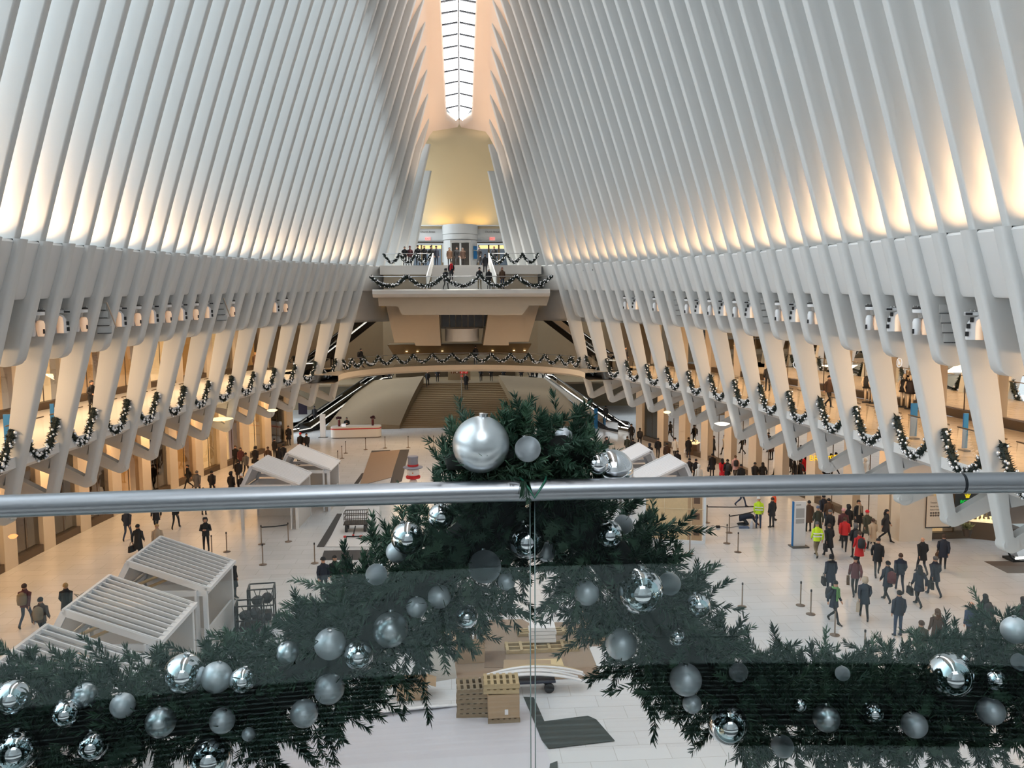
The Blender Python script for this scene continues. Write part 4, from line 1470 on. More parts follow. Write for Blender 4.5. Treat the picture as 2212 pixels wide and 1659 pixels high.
belt('dark slanting barrier belt left of the kneeling worker', onz(1575, 1151), onz(1632, 1139))
belt('grey barrier belt in front of the white stall wall', onz(565, 1176), onz(623, 1170))

# ------------------------------------------------------------------ desk, vases, laptop
c = onz(770, 944, 0)
t = thing('reception_desk', 'long white reception desk with a red stripe at the foot of the left flank', 'desk', (c.x, c.y, 0), math.radians(4))
def rounded(w, d, r, n=6):
    pts = []
    for cx, cy, a0 in ((w / 2 - r, d / 2 - r, 0), (-w / 2 + r, d / 2 - r, 90), (-w / 2 + r, -d / 2 + r, 180), (w / 2 - r, -d / 2 + r, 270)):
        for i in range(n + 1):
            a = math.radians(a0 + 90 * i / n); pts.append((cx + r * math.cos(a), cy + r * math.sin(a)))
    return pts
def slab(pts, z0, h): return [(x, y, z0) for x, y in pts], (0, 0, h)
dw = 4.5
mb = MB(); mb.prism(*slab(rounded(dw, 1.3, .45), .0, .08)); mb.build('plinth', mat('desk_plinth', (120, 110, 100), .5), t)
mb = MB(); mb.prism(*slab(rounded(dw + .1, 1.4, .5), .08, .74)); dbody = mb.build('body', mat('desk_white', (224, 220, 214), .35), t, smooth=30)
mb = MB(); mb.prism(*slab(rounded(dw + .13, 1.43, .51), .82, .1)); mb.build('red_stripe', mat('desk_red', (190, 36, 34), .45), dbody, smooth=30)
mb = MB(); mb.prism(*slab(rounded(dw + .1, 1.4, .5), .92, .12)); mb.build('top', mat('desk_white', (224, 220, 214), .35), t, smooth=30)
for dx, nm in ((-1.55, 'left'), (1.5, 'right')):
    v = thing('flower_vase', 'dark red vase of flowers on the %s end of the reception desk' % nm, 'vase', (c.x + dx, c.y + .1 + dx * .07, 1.04))
    mb = MB(); mb.lathe([(.1, 0), (.12, .1), (.12, .55), (.13, .58)], (0, 0, 0), 12); mb.build('vase', mat('vase_red', (96, 24, 28), .4), v, smooth=40)
    mb = MB()
    for i in range(26): 
        a = rng.random() * 6.3; r_ = .05 + .2 * rng.random()
        mb.ball((r_ * math.cos(a), r_ * math.sin(a), .68 + .18 * rng.random()), .065, 6, 4)
    mb.build('flowers', mat('flower_dark', (66, 22, 28), .8), v)
v = thing('laptop', 'open laptop with a white lid on the reception desk', 'laptop', (c.x - 1.1, c.y - .2, 1.04))
mb = MB(); mb.box((0, 0, .01), (.36, .25, .02)); mb.build('keyboard', fx_grey, v)
mb = MB(); mb.box((0, -.15, .14), (.4, .02, .28), rx=.25); mb.build('lid', mat('laptop_lid', (230, 232, 236), .4, emit=(220, 225, 235), estr=.5), v)

# ------------------------------------------------------------------ info pylon, signs, banners on the floor
p = onz(1725, 1181, 0)
hh = ony(1729, 1083, p.y).z
t = thing('info_pylon', 'tall white information pylon with grey text blocks beside the crowd', 'information pylon', p, .05)
mb = MB(); mb.box((.0, 0, .03), (.85, .6, .06)); mb.build('foot', mat('pylon_foot', (90, 88, 84), .5), t)
mb = MB(); mb.box((0, 0, hh / 2 + .03), (.62, .14, hh - .06)); mb.build('body', mat('pylon_white', (226, 228, 230), .4), t)
mb = MB(); mb.box((-.33, .01, hh / 2 + .03), (.05, .15, hh - .06)); mb.build('blue_edge', blue_m, t)
grey_t = mat('pylon_text', (168, 170, 172), .6)
mb = MB(); mb.box((0, -.075, hh * .75), (.44, .012, .48)); mb.build('text_block', grey_t, t)
mb = MB(); mb.box((0, -.075, hh * .57), (.44, .012, .22)); mb.build('text_block', grey_t, t)
mb = MB(); mb.box((-.1, -.075, hh * .93), (.26, .012, .06)); mb.build('text_block', grey_t, t)
p = onz(698, 945, 0)
t = thing('info_pylon', 'grey white information pylon beside the left escalator and the desk', 'information pylon', p, -.1)
mb = MB(); mb.box((0, 0, 1.1), (.5, .14, 2.15)); mb.build('body', mat('pylon_white', (226, 228, 230), .4), t)
mb = MB(); mb.box((0, 0, .02), (.8, .5, .04)); mb.build('foot', mat('pylon_foot', (90, 88, 84), .5), t)
p = ony(654, 878, 74); mb = MB(); mb.box((p.x, p.y, p.z), (.75, .1, 1.4))
tag(mb.build('hanging_poster', mat('poster_navy', (22, 44, 92), .5)), 'dark blue poster hanging beside the left escalator', 'poster')
p = onz(1287, 926, 0); t = MB(); t.box((p.x, p.y, 1.0), (.35, .1, 2.0)); tag(t.build('blue_sign', mat('banner_blue', (18, 112, 176), .5)), 'narrow blue standing sign left of the right escalator', 'sign')

# big framed notice on the pier of the right side
a, b = ony(2005, 1072, 40.0), ony(2051, 1140, 40.0)
w_, h_ = 1.25, a.z - b.z
ang = 0
t = thing('notice_board', 'large white framed notice on the wide pier right of the crowd', 'notice board', (b.x - .6, 40.05, b.z), ang)
mb = MB(); mb.box((0, 0, h_ / 2), (w_ + .06, .06, h_)); mb.build('frame', fx_dark, t)
mb = MB(); mb.box((-.03, -.05, h_ / 2 + .04), (w_ - .02, .06, h_ - .06)); nsh = mb.build('sheet', mat('notice_sheet', (222, 206, 184), .6), t)
tx = mat('notice_text', (104, 92, 80), .6)
for i, (s_, sz, zz) in enumerate((('Transit', .12, .80), ('World Trade Center', .1, .68), ('Fulton Center', .1, .58))):
    text('lettering', s_, sz, (-.5, -.085, h_ * zz), UPR, tx, nsh, .004, 'LEFT')
mb = MB()
for i in range(2):
    for j in range(4): mb.lathe([(.055, 0), (.055, .01)], (-.44 + j * .13, h_ * .48 - i * .13, .08), 10)
o = mb.build('route_dot', tx, t); o.rotation_euler = (PI / 2, 0, 0)
# illuminated watch shop sign
s0 = ony(2090, 1084, 40.3)
t = thing('shop_sign', 'green lit shop lettering below a yellow crown in the dark right shop', 'shop sign', s0, 0)
green = emis('sign_green', (30, 190, 70), 1.1); gold = emis('sign_gold', (232, 204, 40), 1.1)
mb = MB(); mb.box((0, .06, .12), (1.3, .05, .7)); mb.build('sign_back', mat('sign_dark', (34, 28, 22), .5), t)
text('lettering', 'ROLEX', .25, (0, 0, 0), UPR, green, t, .02)
mb = MB()
for i in range(5):
    x = -.11 + i * .055
    mb.prism([(x * .5 - .018, 0, .24), (x * .5 + .018, 0, .24), (x * 1.25 + .01, 0, .38 + .03 * (i == 2)), (x * 1.25 - .01, 0, .38 + .03 * (i == 2))], (0, .03, 0))
    mb.ball((x * 1.25, .015, .40 + .03 * (i == 2)), .018, 6, 4)
mb.prism([(-.085, 0, .2), (.085, 0, .2), (.09, 0, .27), (-.09, 0, .27)], (0, .03, 0))
mb.build('crown', gold, t)
s0 = onz(1795, 1002, 4.6)
s0 = ony(1790, 992, 47.5)
t = thing('shop_sign', 'yellow shop lettering half hidden by a rib leg on the right', 'shop sign', s0, -.35)
text('lettering', 'BREITLING', .46, (0, 0, 0), UPR, emis('sign_yellow', (250, 190, 30), 1.4), t, .02)
s0 = ony(1724, 787, 47.0)
t = thing('shop_sign', 'round white ring sign with a letter d in the dark upper shop', 'shop sign', s0, -.35)
mb = MB(); mb.tube([(.26 * math.cos(a), 0, .26 * math.sin(a)) for a in np.linspace(0, 2 * PI, 25)], .025, 5, False); mb.build('ring', emis('sign_white', (230, 230, 230), 1.0), t)
text('lettering', 'd', .42, (0, 0, 0), UPR, emis('sign_white', (230, 230, 230), 1.0), t, .02)

# ------------------------------------------------------------------ floor sheets and mats
def sheet(name, lab, cat, pts, z, m, th=.012):
    q = [onz(px, py, 0) for px, py in pts]
    mb = MB(); mb.prism([(p.x, p.y, z) for p in q][::-1], (0, 0, th))
    fl = mb.build(name, m)
    return tag(fl, lab, cat)
mat_dark = mat('rubber_mat', (62, 60, 62), .7, noise=.1)
mat_slate = mat('slate_mat', (58, 66, 66), .7, noise=.1)
card = mat('floor_card', (146, 126, 108), .75, noise=.08, nscale=1)
cardd = mat('floor_card_dark', (128, 106, 88), .75, noise=.08, nscale=1)
pale = mat('floor_vinyl', (196, 196, 204), .45, noise=.05, nscale=1)
sheet('floor_covering', 'long tan floor covering strip on the hall floor left of the hatted figure', 'floor covering', [(801, 978), (864, 972), (845, 1032), (776, 1050)], .016, mat('strip_tan', (150, 128, 110), .7, noise=.05))
sheet('rubber_mat', 'dark mat edge right of the tan floor strip', 'mat', [(862, 972), (884, 971), (868, 1040), (842, 1046)], .004, mat_dark)
sheet('rubber_mat', 'dark mat end at the far side of the tan floor strip', 'mat', [(803, 974), (843, 972), (841, 976), (800, 982)], .004, mat_dark)
sheet('rubber_mat', 'dark mat piece left of the tan floor strip', 'mat', [(782, 1022), (789, 1022), (773, 1047), (765, 1045)], .004, mat_dark)
sheet('rubber_mat', 'long narrow dark mat running along the white sheet near the trolley', 'mat', [(728, 1110), (745, 1110), (700, 1182), (684, 1182)], .004, mat_dark)
sheet('rubber_mat', 'dark mat lying crosswise before the trolley', 'mat', [(700, 1190), (800, 1188), (800, 1210), (694, 1210)], .004, mat_dark)
sheet('floor_covering', 'white floor sheet under the mesh trolley', 'floor covering', [(747, 1095), (820, 1095), (815, 1182), (704, 1182)], .017, mat('sheet_white', (212, 212, 214), .6))
sheet('floor_covering', 'brown card sheet under the pallets seen below the knot', 'floor covering', [(962, 1342), (1128, 1338), (1142, 1346), (1246, 1344), (1330, 1395), (1298, 1466), (1080, 1470), (990, 1468), (950, 1400)], .004, card)
sheet('floor_covering', 'darker brown card strip in the middle of the card sheet', 'floor covering', [(1048, 1408), (1092, 1408), (1093, 1444), (1046, 1444)], .018, cardd)
sheet('floor_covering', 'wide grey lilac vinyl sheet in the foreground floor', 'floor covering', [(500, 1560), (840, 1532), (1110, 1520), (1140, 1518), (1205, 1690), (420, 1690)], .004, pale)
sheet('slate_mat', 'slate coloured mat corner strip right of the glass joint', 'mat', [(1131, 1507), (1153, 1508), (1176, 1560), (1270, 1548), (1288, 1556), (1328, 1602), (1185, 1619), (1170, 1600)], .02, mat_slate)
sheet('slate_mat', 'small slate mat end at the bottom picture edge', 'mat', [(1188, 1652), (1204, 1646), (1205, 1680), (1185, 1680)], .02, mat_slate)
sheet('floor_covering', 'white floor panel right of the pallets', 'floor covering', [(1272, 1398), (1330, 1398), (1322, 1470), (1300, 1466)], .018, mat('sheet_white', (212, 212, 214), .6))
sheet('rubber_mat', 'grey entrance mat before the escalator at the right picture edge', 'mat', [(2126, 1213), (2230, 1212), (2230, 1238), (2176, 1238)], .004, mat('grey_mat', (104, 92, 82), .8))
# escalator newel at the right picture edge
p = onz(2190, 1214, 0)
t = thing('escalator_end', 'rounded black escalator end at the right picture edge', 'escalator', p)
mb = MB(); mb.tube([(.3 + .6 * math.cos(a), 0, .62 + .55 * math.sin(a)) for a in np.linspace(PI * 1.5, PI * .5, 12)] + [(3.5, 0.4, 1.17)], .05, 8); mb.build('handrail', esc_rail, t, smooth=1)
mb = MB(); mb.prism([(.3, -.02, .1), (3.5, .38, .1), (3.5, .38, 1.1), (.3, -.02, 1.1), (-.15, -.02, .9), (-.2, -.02, .4)], (0, .04, 0)); mb.build('balustrade_panel', glass_mat('escalator_glass', (.35, .34, .32), .08), t)
mb = MB(); mb.tube([(0, -.1, .2), (3.5, .3, .2)], .05, 6); mb.build('light_line', glow, t)
mb = MB(); mb.box((1.7, .3, .05), (3.6, .8, .1)); mb.build('base', esc_dark, t)

# ------------------------------------------------------------------ pallets, boxes, boards, carts
pal = mat('pallet_wood', (176, 156, 120), .75, noise=.2, nscale=6)
pald = mat('pallet_wood_grey', (138, 122, 100), .8, noise=.2, nscale=6)
cb = mat('cardboard', (168, 144, 116), .75, noise=.06, nscale=4)
whb = mat('white_board', (226, 226, 228), .5)


def pallet(label, loc, rz, L=1.2, Wd=.9, m=pal, legs=True, lab_cat='pallet'):
    t = thing('pallet', label, lab_cat, loc, rz)
    for i in range(3):
        mb = MB(); mb.box((0, -Wd / 2 + .05 + i * (Wd - .1) / 2, .06), (L, .09, .12)); mb.build('runner', m, t)
    for i in range(6):
        mb = MB(); mb.box((-L / 2 + .06 + i * (L - .12) / 5, 0, .135), (.1, Wd, .025)); mb.build('deck_board', m, t)
    return t
p = onz(1170, 1402, 0)
pallet('long flat wooden pallet with slats in the gap below the knot', (p.x, p.y, .02), .02, 2.6, .75, pal)
p = onz(1170, 1376, 0)
pallet('second long pallet lying behind the flat one', (p.x + .2, p.y + .3, .02), .02, 2.2, .5, pal)
p = onz(1172, 1395, 0)
for i in range(4):
    t = MB(); t.box((p.x, p.y + .1, .2 + i * .14 + .07), (.95 - .05 * (i % 2), .62, .12), rz=.03 * (i % 3 - 1))
    tag(t.build('white_board_pack', whb), 'white board pack stacked on the long pallet, %s of the stack' % ['lowest', 'second', 'third', 'topmost'][i], 'board pack', 'white board packs on the pallet')
p = onz(1015, 1418, 0)
def carton(label, loc, rz, w, d, h, flaps=True, m=cb):
    t = thing('carton', label, 'carton', loc, rz)
    mb = MB()
    for c_, s_ in (((0, -d / 2, h / 2), (w, .02, h)), ((0, d / 2, h / 2), (w, .02, h)), ((-w / 2, 0, h / 2), (.02, d, h)), ((w / 2, 0, h / 2), (.02, d, h)), ((0, 0, .01), (w, d, .02))): mb.box(c_, s_)
    mb.build('body', m, t)
    if flaps:
        for sx in (-1, 1):
            mb = MB(); mb.box((sx * (w / 2 + w * .16), 0, h - .03), (w * .36, d, .012), ry=sx * .35); mb.build('flap', m, t)
    return t
carton('open cardboard carton with white strips inside on the brown sheet', (p.x, p.y - .2, .02), .05, .95, .8, .85)
t = MB(); t.box((p.x + .12, p.y - .2, .62), (.06, .5, .9), rx=.3); tag(t.build('white_strip', whb), 'white strip standing in the open carton, left one', 'strip')
t = MB(); t.box((p.x + .27, p.y - .2, .6), (.06, .5, .85), rx=.3); tag(t.build('white_strip', whb), 'white strip standing in the open carton, right one', 'strip')
p = onz(1010, 1400, 0)
for i in range(4):
    pallet('weathered pallet in the leaning heap behind the open carton, %s' % ['lowest', 'second', 'third', 'topmost'][i], (p.x - .15 + .05 * i, p.y + .75, .02 + i * .16), .25 - .15 * i, 1.0, .8, pald)
p = onz(1155, 1446, 0)
t = MB(); t.box((p.x, p.y, .05), (2.0, 1.25, .04), rz=.02); tag(t.build('plywood_board', mat('ply_pale', (206, 184, 140), .7, noise=.08)), 'pale plywood board lying right of the open carton', 'board')
t = MB(); t.box((p.x - .25, p.y + .05, .085), (1.6, 1.0, .03), rz=-.1); tag(t.build('card_sheet', cb), 'tan card sheet lying on the pale plywood board', 'card')
p = onz(1265, 1372, 0)
carton('large brown cardboard box half hidden behind the right slope', (p.x + .5, p.y - .2, .02), -.3, 1.3, 1.0, .9, False)
p = onz(950, 1462, 0)
t = MB(); t.box((p.x, p.y, .5), (1.0, .06, 1.2), rx=-.5, rz=.3); tag(t.build('leaning_board', mat('panel_grey', (176, 174, 168), .6)), 'grey white panel leaning left of the open carton', 'panel')
# hand cart with long white boards
p = onz(1140, 1490, 0)
t = thing('hand_cart', 'flat hand cart carrying a bundle of bent white boards', 'cart', (p.x, p.y, 0), .03)
mb = MB(); mb.box((0, 0, .38), (1.7, .7, .06)); mb.build('deck', mat('cart_blue', (52, 58, 74), .5), t)
for x in (-.65, .65):
    for y in (-.3, .3):
        mb = MB(); mb.lathe([(.06, -.035), (.16, -.035), (.16, .035), (.06, .035)], (0, 0, 0), 16)
        o = mb.build('wheel', mat('tyre', (40, 40, 42), .6), t); o.location = (x, y, .17); o.rotation_euler = (PI / 2, 0, 0)
        mb = MB(); mb.lathe([(0, -.03), (.065, -.03), (.065, .03), (0, .03)], (0, 0, 0), 12); mb.build('hub', fx_grey, o)
for i in range(6):
    L = 3.4 - .2 * (i % 3)
    y = p.y - .25 + .09 * i
    mb = MB()
    for s in range(10):
        f0, f1 = s / 10 - .5, (s + 1) / 10 - .5
        z = lambda f: .62 + .05 * (i // 2) - 1.15 * f * f * .9
        mb.bar((p.x + f0 * L + .05 * i, y, z(f0)), (p.x + f1 * L + .05 * i, y, z(f1)), .11, .03)
    tag(mb.build('white_plank', whb if i != 5 else pal), ('long bent white plank lying on the hand cart, %s from the front' % ['first', 'second', 'third', 'fourth', 'fifth'][i]) if i < 5 else 'tan wooden plank lying across the bent white ones on the cart', 'plank', 'planks on the hand cart')
# stacked pallets and carton in front
p = onz(1025, 1548, 0)
for i in range(6):
    pallet('grey pallet in the tall stack left of the closed carton, %s from the floor' % ORD[i].replace('nearest', 'first'), (p.x, p.y + .3, .01 + i * .15), .05 * ((i % 3) - 1), 1.05, .8, pald)
p = onz(1088, 1560, 0)
pallet('pallet under the tall brown carton', (p.x, p.y + .3, .01), .02, .95, .8, pald)
carton('tall brown carton standing on a pallet in front of the cart', (p.x, p.y + .3, .165), (.02), .9, .75, .72, False)
for i in range(2):
    pallet('pale pallet on top of the tall brown carton, %s' % ['lower', 'upper'][i], (p.x - .05, p.y + .3, .9 + i * .155), -.04 + .04 * i, 1.05, .75, pal)
t = MB(); t.box((p.x + .08, p.y - .09, .35), (.1, .01, .16)); tag(t.build('paper_label', whb), 'small white paper label on the tall brown carton', 'label')
p = onz(890, 1512, 0)
carton('open brown carton among the sprigs on the left of the pallets', (p.x, p.y + .3, .01), .0, .9, .7, .5)
for i in range(5):
    p = onz(940 - 12 * i, 1529 + 3 * i, 0)
    t = MB(); t.box((p.x - .3, p.y, .02 + .03 * i), (2.6 - .25 * i, .12, .03), rz=.07 + .02 * i)
    tag(t.build('white_plank', whb), 'white plank lying on the floor left of the pallet stack, %s of the bundle' % ['lowest', 'second', 'third', 'fourth', 'topmost'][i], 'plank', 'planks lying on the floor')
# metal mesh trolley
p = onz(770, 1146, 0)
t = thing('mesh_trolley', 'black mesh sided trolley with a red tipped drawbar on the white sheet', 'trolley', p, .0)
mb = MB()
for x in np.linspace(-.6, .6, 13): mb.box((x, -.4, .75), (.03, .03, .6)); mb.box((x, .4, .75), (.03, .03, .6))
for z in (.46, .75, 1.04):
    mb.box((0, -.4, z), (1.25, .03, .04)); mb.box((0, .4, z), (1.25, .03, .04)); mb.box((-.62, 0, z), (.03, .8, .04)); mb.box((.62, 0, z), (.03, .8, .04))
mesh_o = mb.build('mesh_side', mat('mesh_grey', (96, 90, 86), .5, metal=.5), t)
mb = MB(); mb.box((0, 0, .44), (1.3, .85, .05)); mb.build('deck', mat('trolley_deck', (70, 64, 60), .6), t)
for x in (-.5, .5):
    for y in (-.3, .35):
        mb = MB(); mb.lathe([(.05, -.06), (.21, -.06), (.21, .06), (.05, .06)], (0, 0, 0), 16)
        o = mb.build('wheel', mat('tyre', (40, 40, 42), .6), t); o.location = (x, y, .21); o.rotation_euler = (0, PI / 2, 0)
        mb = MB(); mb.lathe([(0, -.05), (.055, -.05), (.055, .05), (0, .05)], (0, 0, 0), 12); mb.build('hub', fx_grey, o)
mb = MB(); mb.bar((0, -.4, .35), (0, -1.5, .1), .06); mb.bar((-.4, -1.5, .1), (.4, -1.5, .1), .05); db = mb.build('drawbar', fx_dark, t)
mb = MB(); mb.box((-.42, -1.5, .1), (.14, .09, .09)); mb.box((.42, -1.5, .1), (.14, .09, .09)); mb.box((0, -1.42, .12), (.1, .1, .1)); mb.build('red_tip', mat('red_tip', (200, 50, 46), .5), db)
# black wire crates
for k, (px, py, h, lab) in enumerate(((541, 1372, 1.25, 'black wire crate frame, front one below the left slope'), (567, 1345, 1.45, 'black wire crate frame, taller back one below the left slope'))):
    p = onz(px, py, 0)
    t = thing('wire_crate', lab, 'crate', (p.x, p.y, 0), .12)
    mb = MB(); w_ = .95; d_ = .7
    for x in (-w_ / 2, w_ / 2):
        for y in (-d_ / 2, d_ / 2): mb.box((x, y, h / 2), (.05, .05, h))
    for z in (.15, h * .55, h):
        for y in (-d_ / 2, d_ / 2): mb.box((0, y, z), (w_, .045, .045))
        for x in (-w_ / 2, w_ / 2): mb.box((x, 0, z), (.045, d_, .045))
    mb.build('frame', mat('crate_black', (44, 42, 44), .5, metal=.3), t)
    mb = MB()
    for i in range(5): mb.bar((-w_ / 2 + i * w_ / 4, -d_ / 2, .15), (-w_ / 2 + (i * 37 % 5) * w_ / 4, -d_ / 2, h), .025)
    for i in range(4): mb.bar((-w_ / 2, -d_ / 2 + i * d_ / 3, .2), (-w_ / 2, d_ / 2 - i * d_ / 3, h), .025)
    mb.build('brace', mat('crate_black', (44, 42, 44), .5, metal=.3), t)
    mb = MB(); mb.ball((-.15, 0, h * .62), .24, 10, 6, .8); mb.ball((.2, .05, h * .66), .22, 10, 6); mb.box((0, 0, .3), (.7, .5, .3)); mb.build('contents', mat('crate_load', (54, 50, 54), .7), t)
# tall hatted decoration figure behind the garland
p = onz(893, 1062, 0)
zt = ony(893, 985, p.y).z
t = thing('hat_figure', 'tall decoration figure with a grey top hat and red hatband behind the garland', 'decoration figure', p)
mb = MB(); mb.lathe([(.62, zt - .78), (.66, zt - .74), (.62, zt - .70), (.34, zt - .66), (.33, zt - .2), (.36, zt - .04), (.33, zt), (.0, zt + .01)], (0, 0, 0), 28)
o = mb.build('top_hat', mat('hat_grey', (132, 134, 146), .6), t, smooth=40)
mb = MB(); mb.lathe([(.36, zt - .66), (.36, zt - .54)], (0, 0, 0), 28); mb.build('hat_band', mat('hat_red', (186, 34, 40), .5), o, smooth=40)
mb = MB(); mb.ball((0, 0, zt - 1.05), .42, 20, 12); mb.build('head', whb, t, smooth=1)
mb = MB(); mb.lathe([(.3, zt - 1.5), (.46, zt - 1.46), (.48, zt - 1.34), (.36, zt - 1.25)], (0, 0, 0), 20); mb.build('scarf', mat('scarf_red', (196, 30, 38), .6), t, smooth=40)
mb = MB(); mb.lathe([(.0, -.18), (.05, -.16), (.01, .2)], (0, 0, 0), 8); o = mb.build('nose', mat('carrot', (230, 130, 40), .5), t); o.location = (0, -.5, zt - 1.05); o.rotation_euler = (PI / 2, 0, 0)
mb = MB(); mb.ball((0, 0, (zt - 1.5) * .72), (zt - 1.5) * .3, 20, 12); mb.ball((0, 0, (zt - 1.5) * .3), (zt - 1.5) * .36, 20, 12, .85); mb.build('body', whb, t, smooth=1)

# ------------------------------------------------------------------ in the shop windows
def mannequin(label, loc, rz, dress=(30, 28, 30)):
    t = thing('mannequin', label, 'mannequin', loc, rz)
    mk = mat('mannequin_cream', (222, 200, 170), .5)
    mb = MB()
    for s in (-1, 1): mb.tube([(s * .1, 0, .05), (s * .1, .02, .5), (s * .09, 0, .9)], [.045, .06, .085], 8)
    mb.build('legs', mk, t, smooth=1)
    mb = MB(); mb.tube([(0, 0, 1.36), (0, 0, 1.5), (0, -.01, 1.58), (0, -.01, 1.72)], [.05, .05, .09, .06], 10); mb.build('head', mk, t, smooth=1)
    mb = MB(); mb.lathe([(.26, .78), (.2, 1.02), (.17, 1.12), (.21, 1.32), (.16, 1.42), (.05, 1.45)], (0, 0, 0), 14); mb.build('dress', mat('dress_%d' % dress[0], dress, .7), t, smooth=1)
    for s in (-1, 1):
        mb = MB(); mb.tube([(s * .2, 0, 1.38), (s * .28, -.02, 1.1), (s * .22, -.15, .88)], [.055, .045, .03], 7); mb.build('arm', mk, t, smooth=1)
    mb = MB(); mb.box((0, 0, .02), (.5, .4, .04)); mb.build('stand', fx_dark, t)
    return t
for px, py, lab, dc in ((1873, 866, 'mannequin in a black dress in the upper right shop window, left one', (30, 28, 30)), (1888, 868, 'mannequin in a black coat turned aside in the upper right shop window', (36, 30, 34)),
                        (1952, 876, 'dark dressed mannequin with a red bag in the bright upper shop', (26, 24, 26)), (1965, 880, 'mannequin in dark dress beside the red bag in the bright upper shop', (34, 26, 30)), (2192, 905, 'dark mannequin in the upper shop at the right picture edge', (28, 24, 24))):
    p = onz(px, py, BAL + .3); q = Vector((p.x + .9, p.y + .5, BAL + .3)); q = p * 1.0
    d = ray(px, py); y = p.y + 1.6; p2 = ony(px, py, y)
    mannequin(lab, (p2.x, p2.y, BAL + .02), -.5, dc)
def rack(label, px, py, zf, y_off, cols, n=7, w=1.6):
    p = onz(px, py, zf); p2 = ony(px, py, p.y + y_off)
    t = thing('clothes_rack', label, 'clothes rack', (p2.x, p2.y, zf), -.4)
    mb = MB(); mb.tube([(-w / 2, 0, 0), (-w / 2, 0, 1.6), (w / 2, 0, 1.6), (w / 2, 0, 0)], .025, 6); mb.build('rail', fx_grey, t)
    for i in range(n):
        mb = MB(); mb.prism([(-w / 2 + .15 + i * (w - .3) / (n - 1) - .06, -.2, .6), (-w / 2 + .15 + i * (w - .3) / (n - 1) + .06, -.2, .6), (-w / 2 + .15 + i * (w - .3) / (n - 1) + .03, -.1, 1.55), (-w / 2 + .15 + i * (w - .3) / (n - 1) - .03, -.1, 1.55)], (0, .35, 0))
        c_ = cols[i % len(cols)]; mb.build('garment', mat('garment_%d_%d' % (c_[0], c_[1]), c_, .8), t)
    return t
rack('rack of red and dark clothes in the upper right shop by the mannequins', 1852, 840, BAL, 2.0, [(150, 40, 30), (60, 30, 26), (120, 60, 40)])
rack('rack of dark and pink clothes in the bright upper right shop', 1985, 885, BAL, 2.0, [(40, 34, 34), (190, 90, 100), (160, 60, 50), (220, 190, 160)])
rack('rack of dark and orange clothes in the upper shop near the right edge', 2110, 905, BAL, 2.2, [(60, 40, 30), (150, 90, 50), (40, 34, 30), (200, 160, 110)])
rack('rack of dark clothes in the upper shop at the right picture edge', 2200, 925, BAL, 2.2, [(50, 36, 30), (130, 60, 40), (30, 28, 28)])
def display(label, px, py, y_off, glow_c=(255, 226, 170), w=1.8, h=.9, n=9):
    p = onz(px, py, 0); p2 = ony(px, py, p.y + y_off)
    t = thing('display_case', label, 'display case', (p2.x, p2.y, 0), -.5 if p2.x > 0 else .5)
    mb = MB(); mb.box((0, 0, h / 2), (w, .5, h)); mb.build('case', mat('case_brown', (96, 74, 52), .5), t)
    mb = MB(); mb.box((0, 0, h + .04), (w, .52, .08)); mb.build('lit_top', mat('case_top', (240, 222, 190), .5, emit=glow_c, estr=.8), t)
    for i in range(n):
        x = -w / 2 + .12 + i * (w - .24) / (n - 1); hh_ = .12 + .25 * ((i * 7) % 5) / 5
        mb = MB(); mb.lathe([(.05, 0), (.03, hh_ * .5), (.07, hh_), (.0, hh_ + .03)], (x, .06 * ((i % 3) - 1), h + .08), 8); mb.build('jewel_bust', mat('jewel', (255, 236, 200), .3, emit=(255, 220, 150), estr=1.0), t)
    return t
display('lit display case of jewellery busts in the shop left of the wide notice pier', 1945, 1158, 1.2)
display('lit jewellery display case in the shop behind the walker with the blue hood', 1507, 990, 1.3, n=7)
display('lit jewellery display case behind the pink jacket walker', 1618, 1003, 1.3, n=6)
display('lit display case in the dark shop under the green lettering', 2118, 1178, 1.2)
display('lit counter in the warm shop left of the yellow lettering', 1672, 1008, 1.5, n=6)
def pot(label, px, py, y_off):
    p = onz(px, py, 0); p2 = ony(px, py, p.y + y_off)
    t = thing('potted_plant', label, 'potted plant', (p2.x, p2.y, .3))
    mb = MB(); mb.lathe([(.16, 0), (.24, .4), (.22, .42), (.0, .4)], (0, 0, 0), 14); mb.build('pot', mat('pot_brown', (70, 54, 40), .5), t, smooth=40)
    mb = MB()
    for i in range(40):
        a = rng.random() * 6.28; b = rng.random(); r_ = .1 + .35 * rng.random()
        d = Vector((math.cos(a) * r_, math.sin(a) * r_, .45 + .35 * b)); s = Vector((-math.sin(a), math.cos(a), 0)) * .07
        mb.add([Vector((0, 0, .42)), d * .7 + s + Vector((0, 0, .1)), d, d * .7 - s + Vector((0, 0, .1))], [(0, 1, 2, 3)])
    mb.build('leaves', mat('leaf_pale', (150, 150, 100), .6), t)
pot('pale potted plant in the shop window left of the wide notice pier', 1948, 1160, .7)
pot('dark potted plant in the window under the green lettering', 2088, 1180, .7)
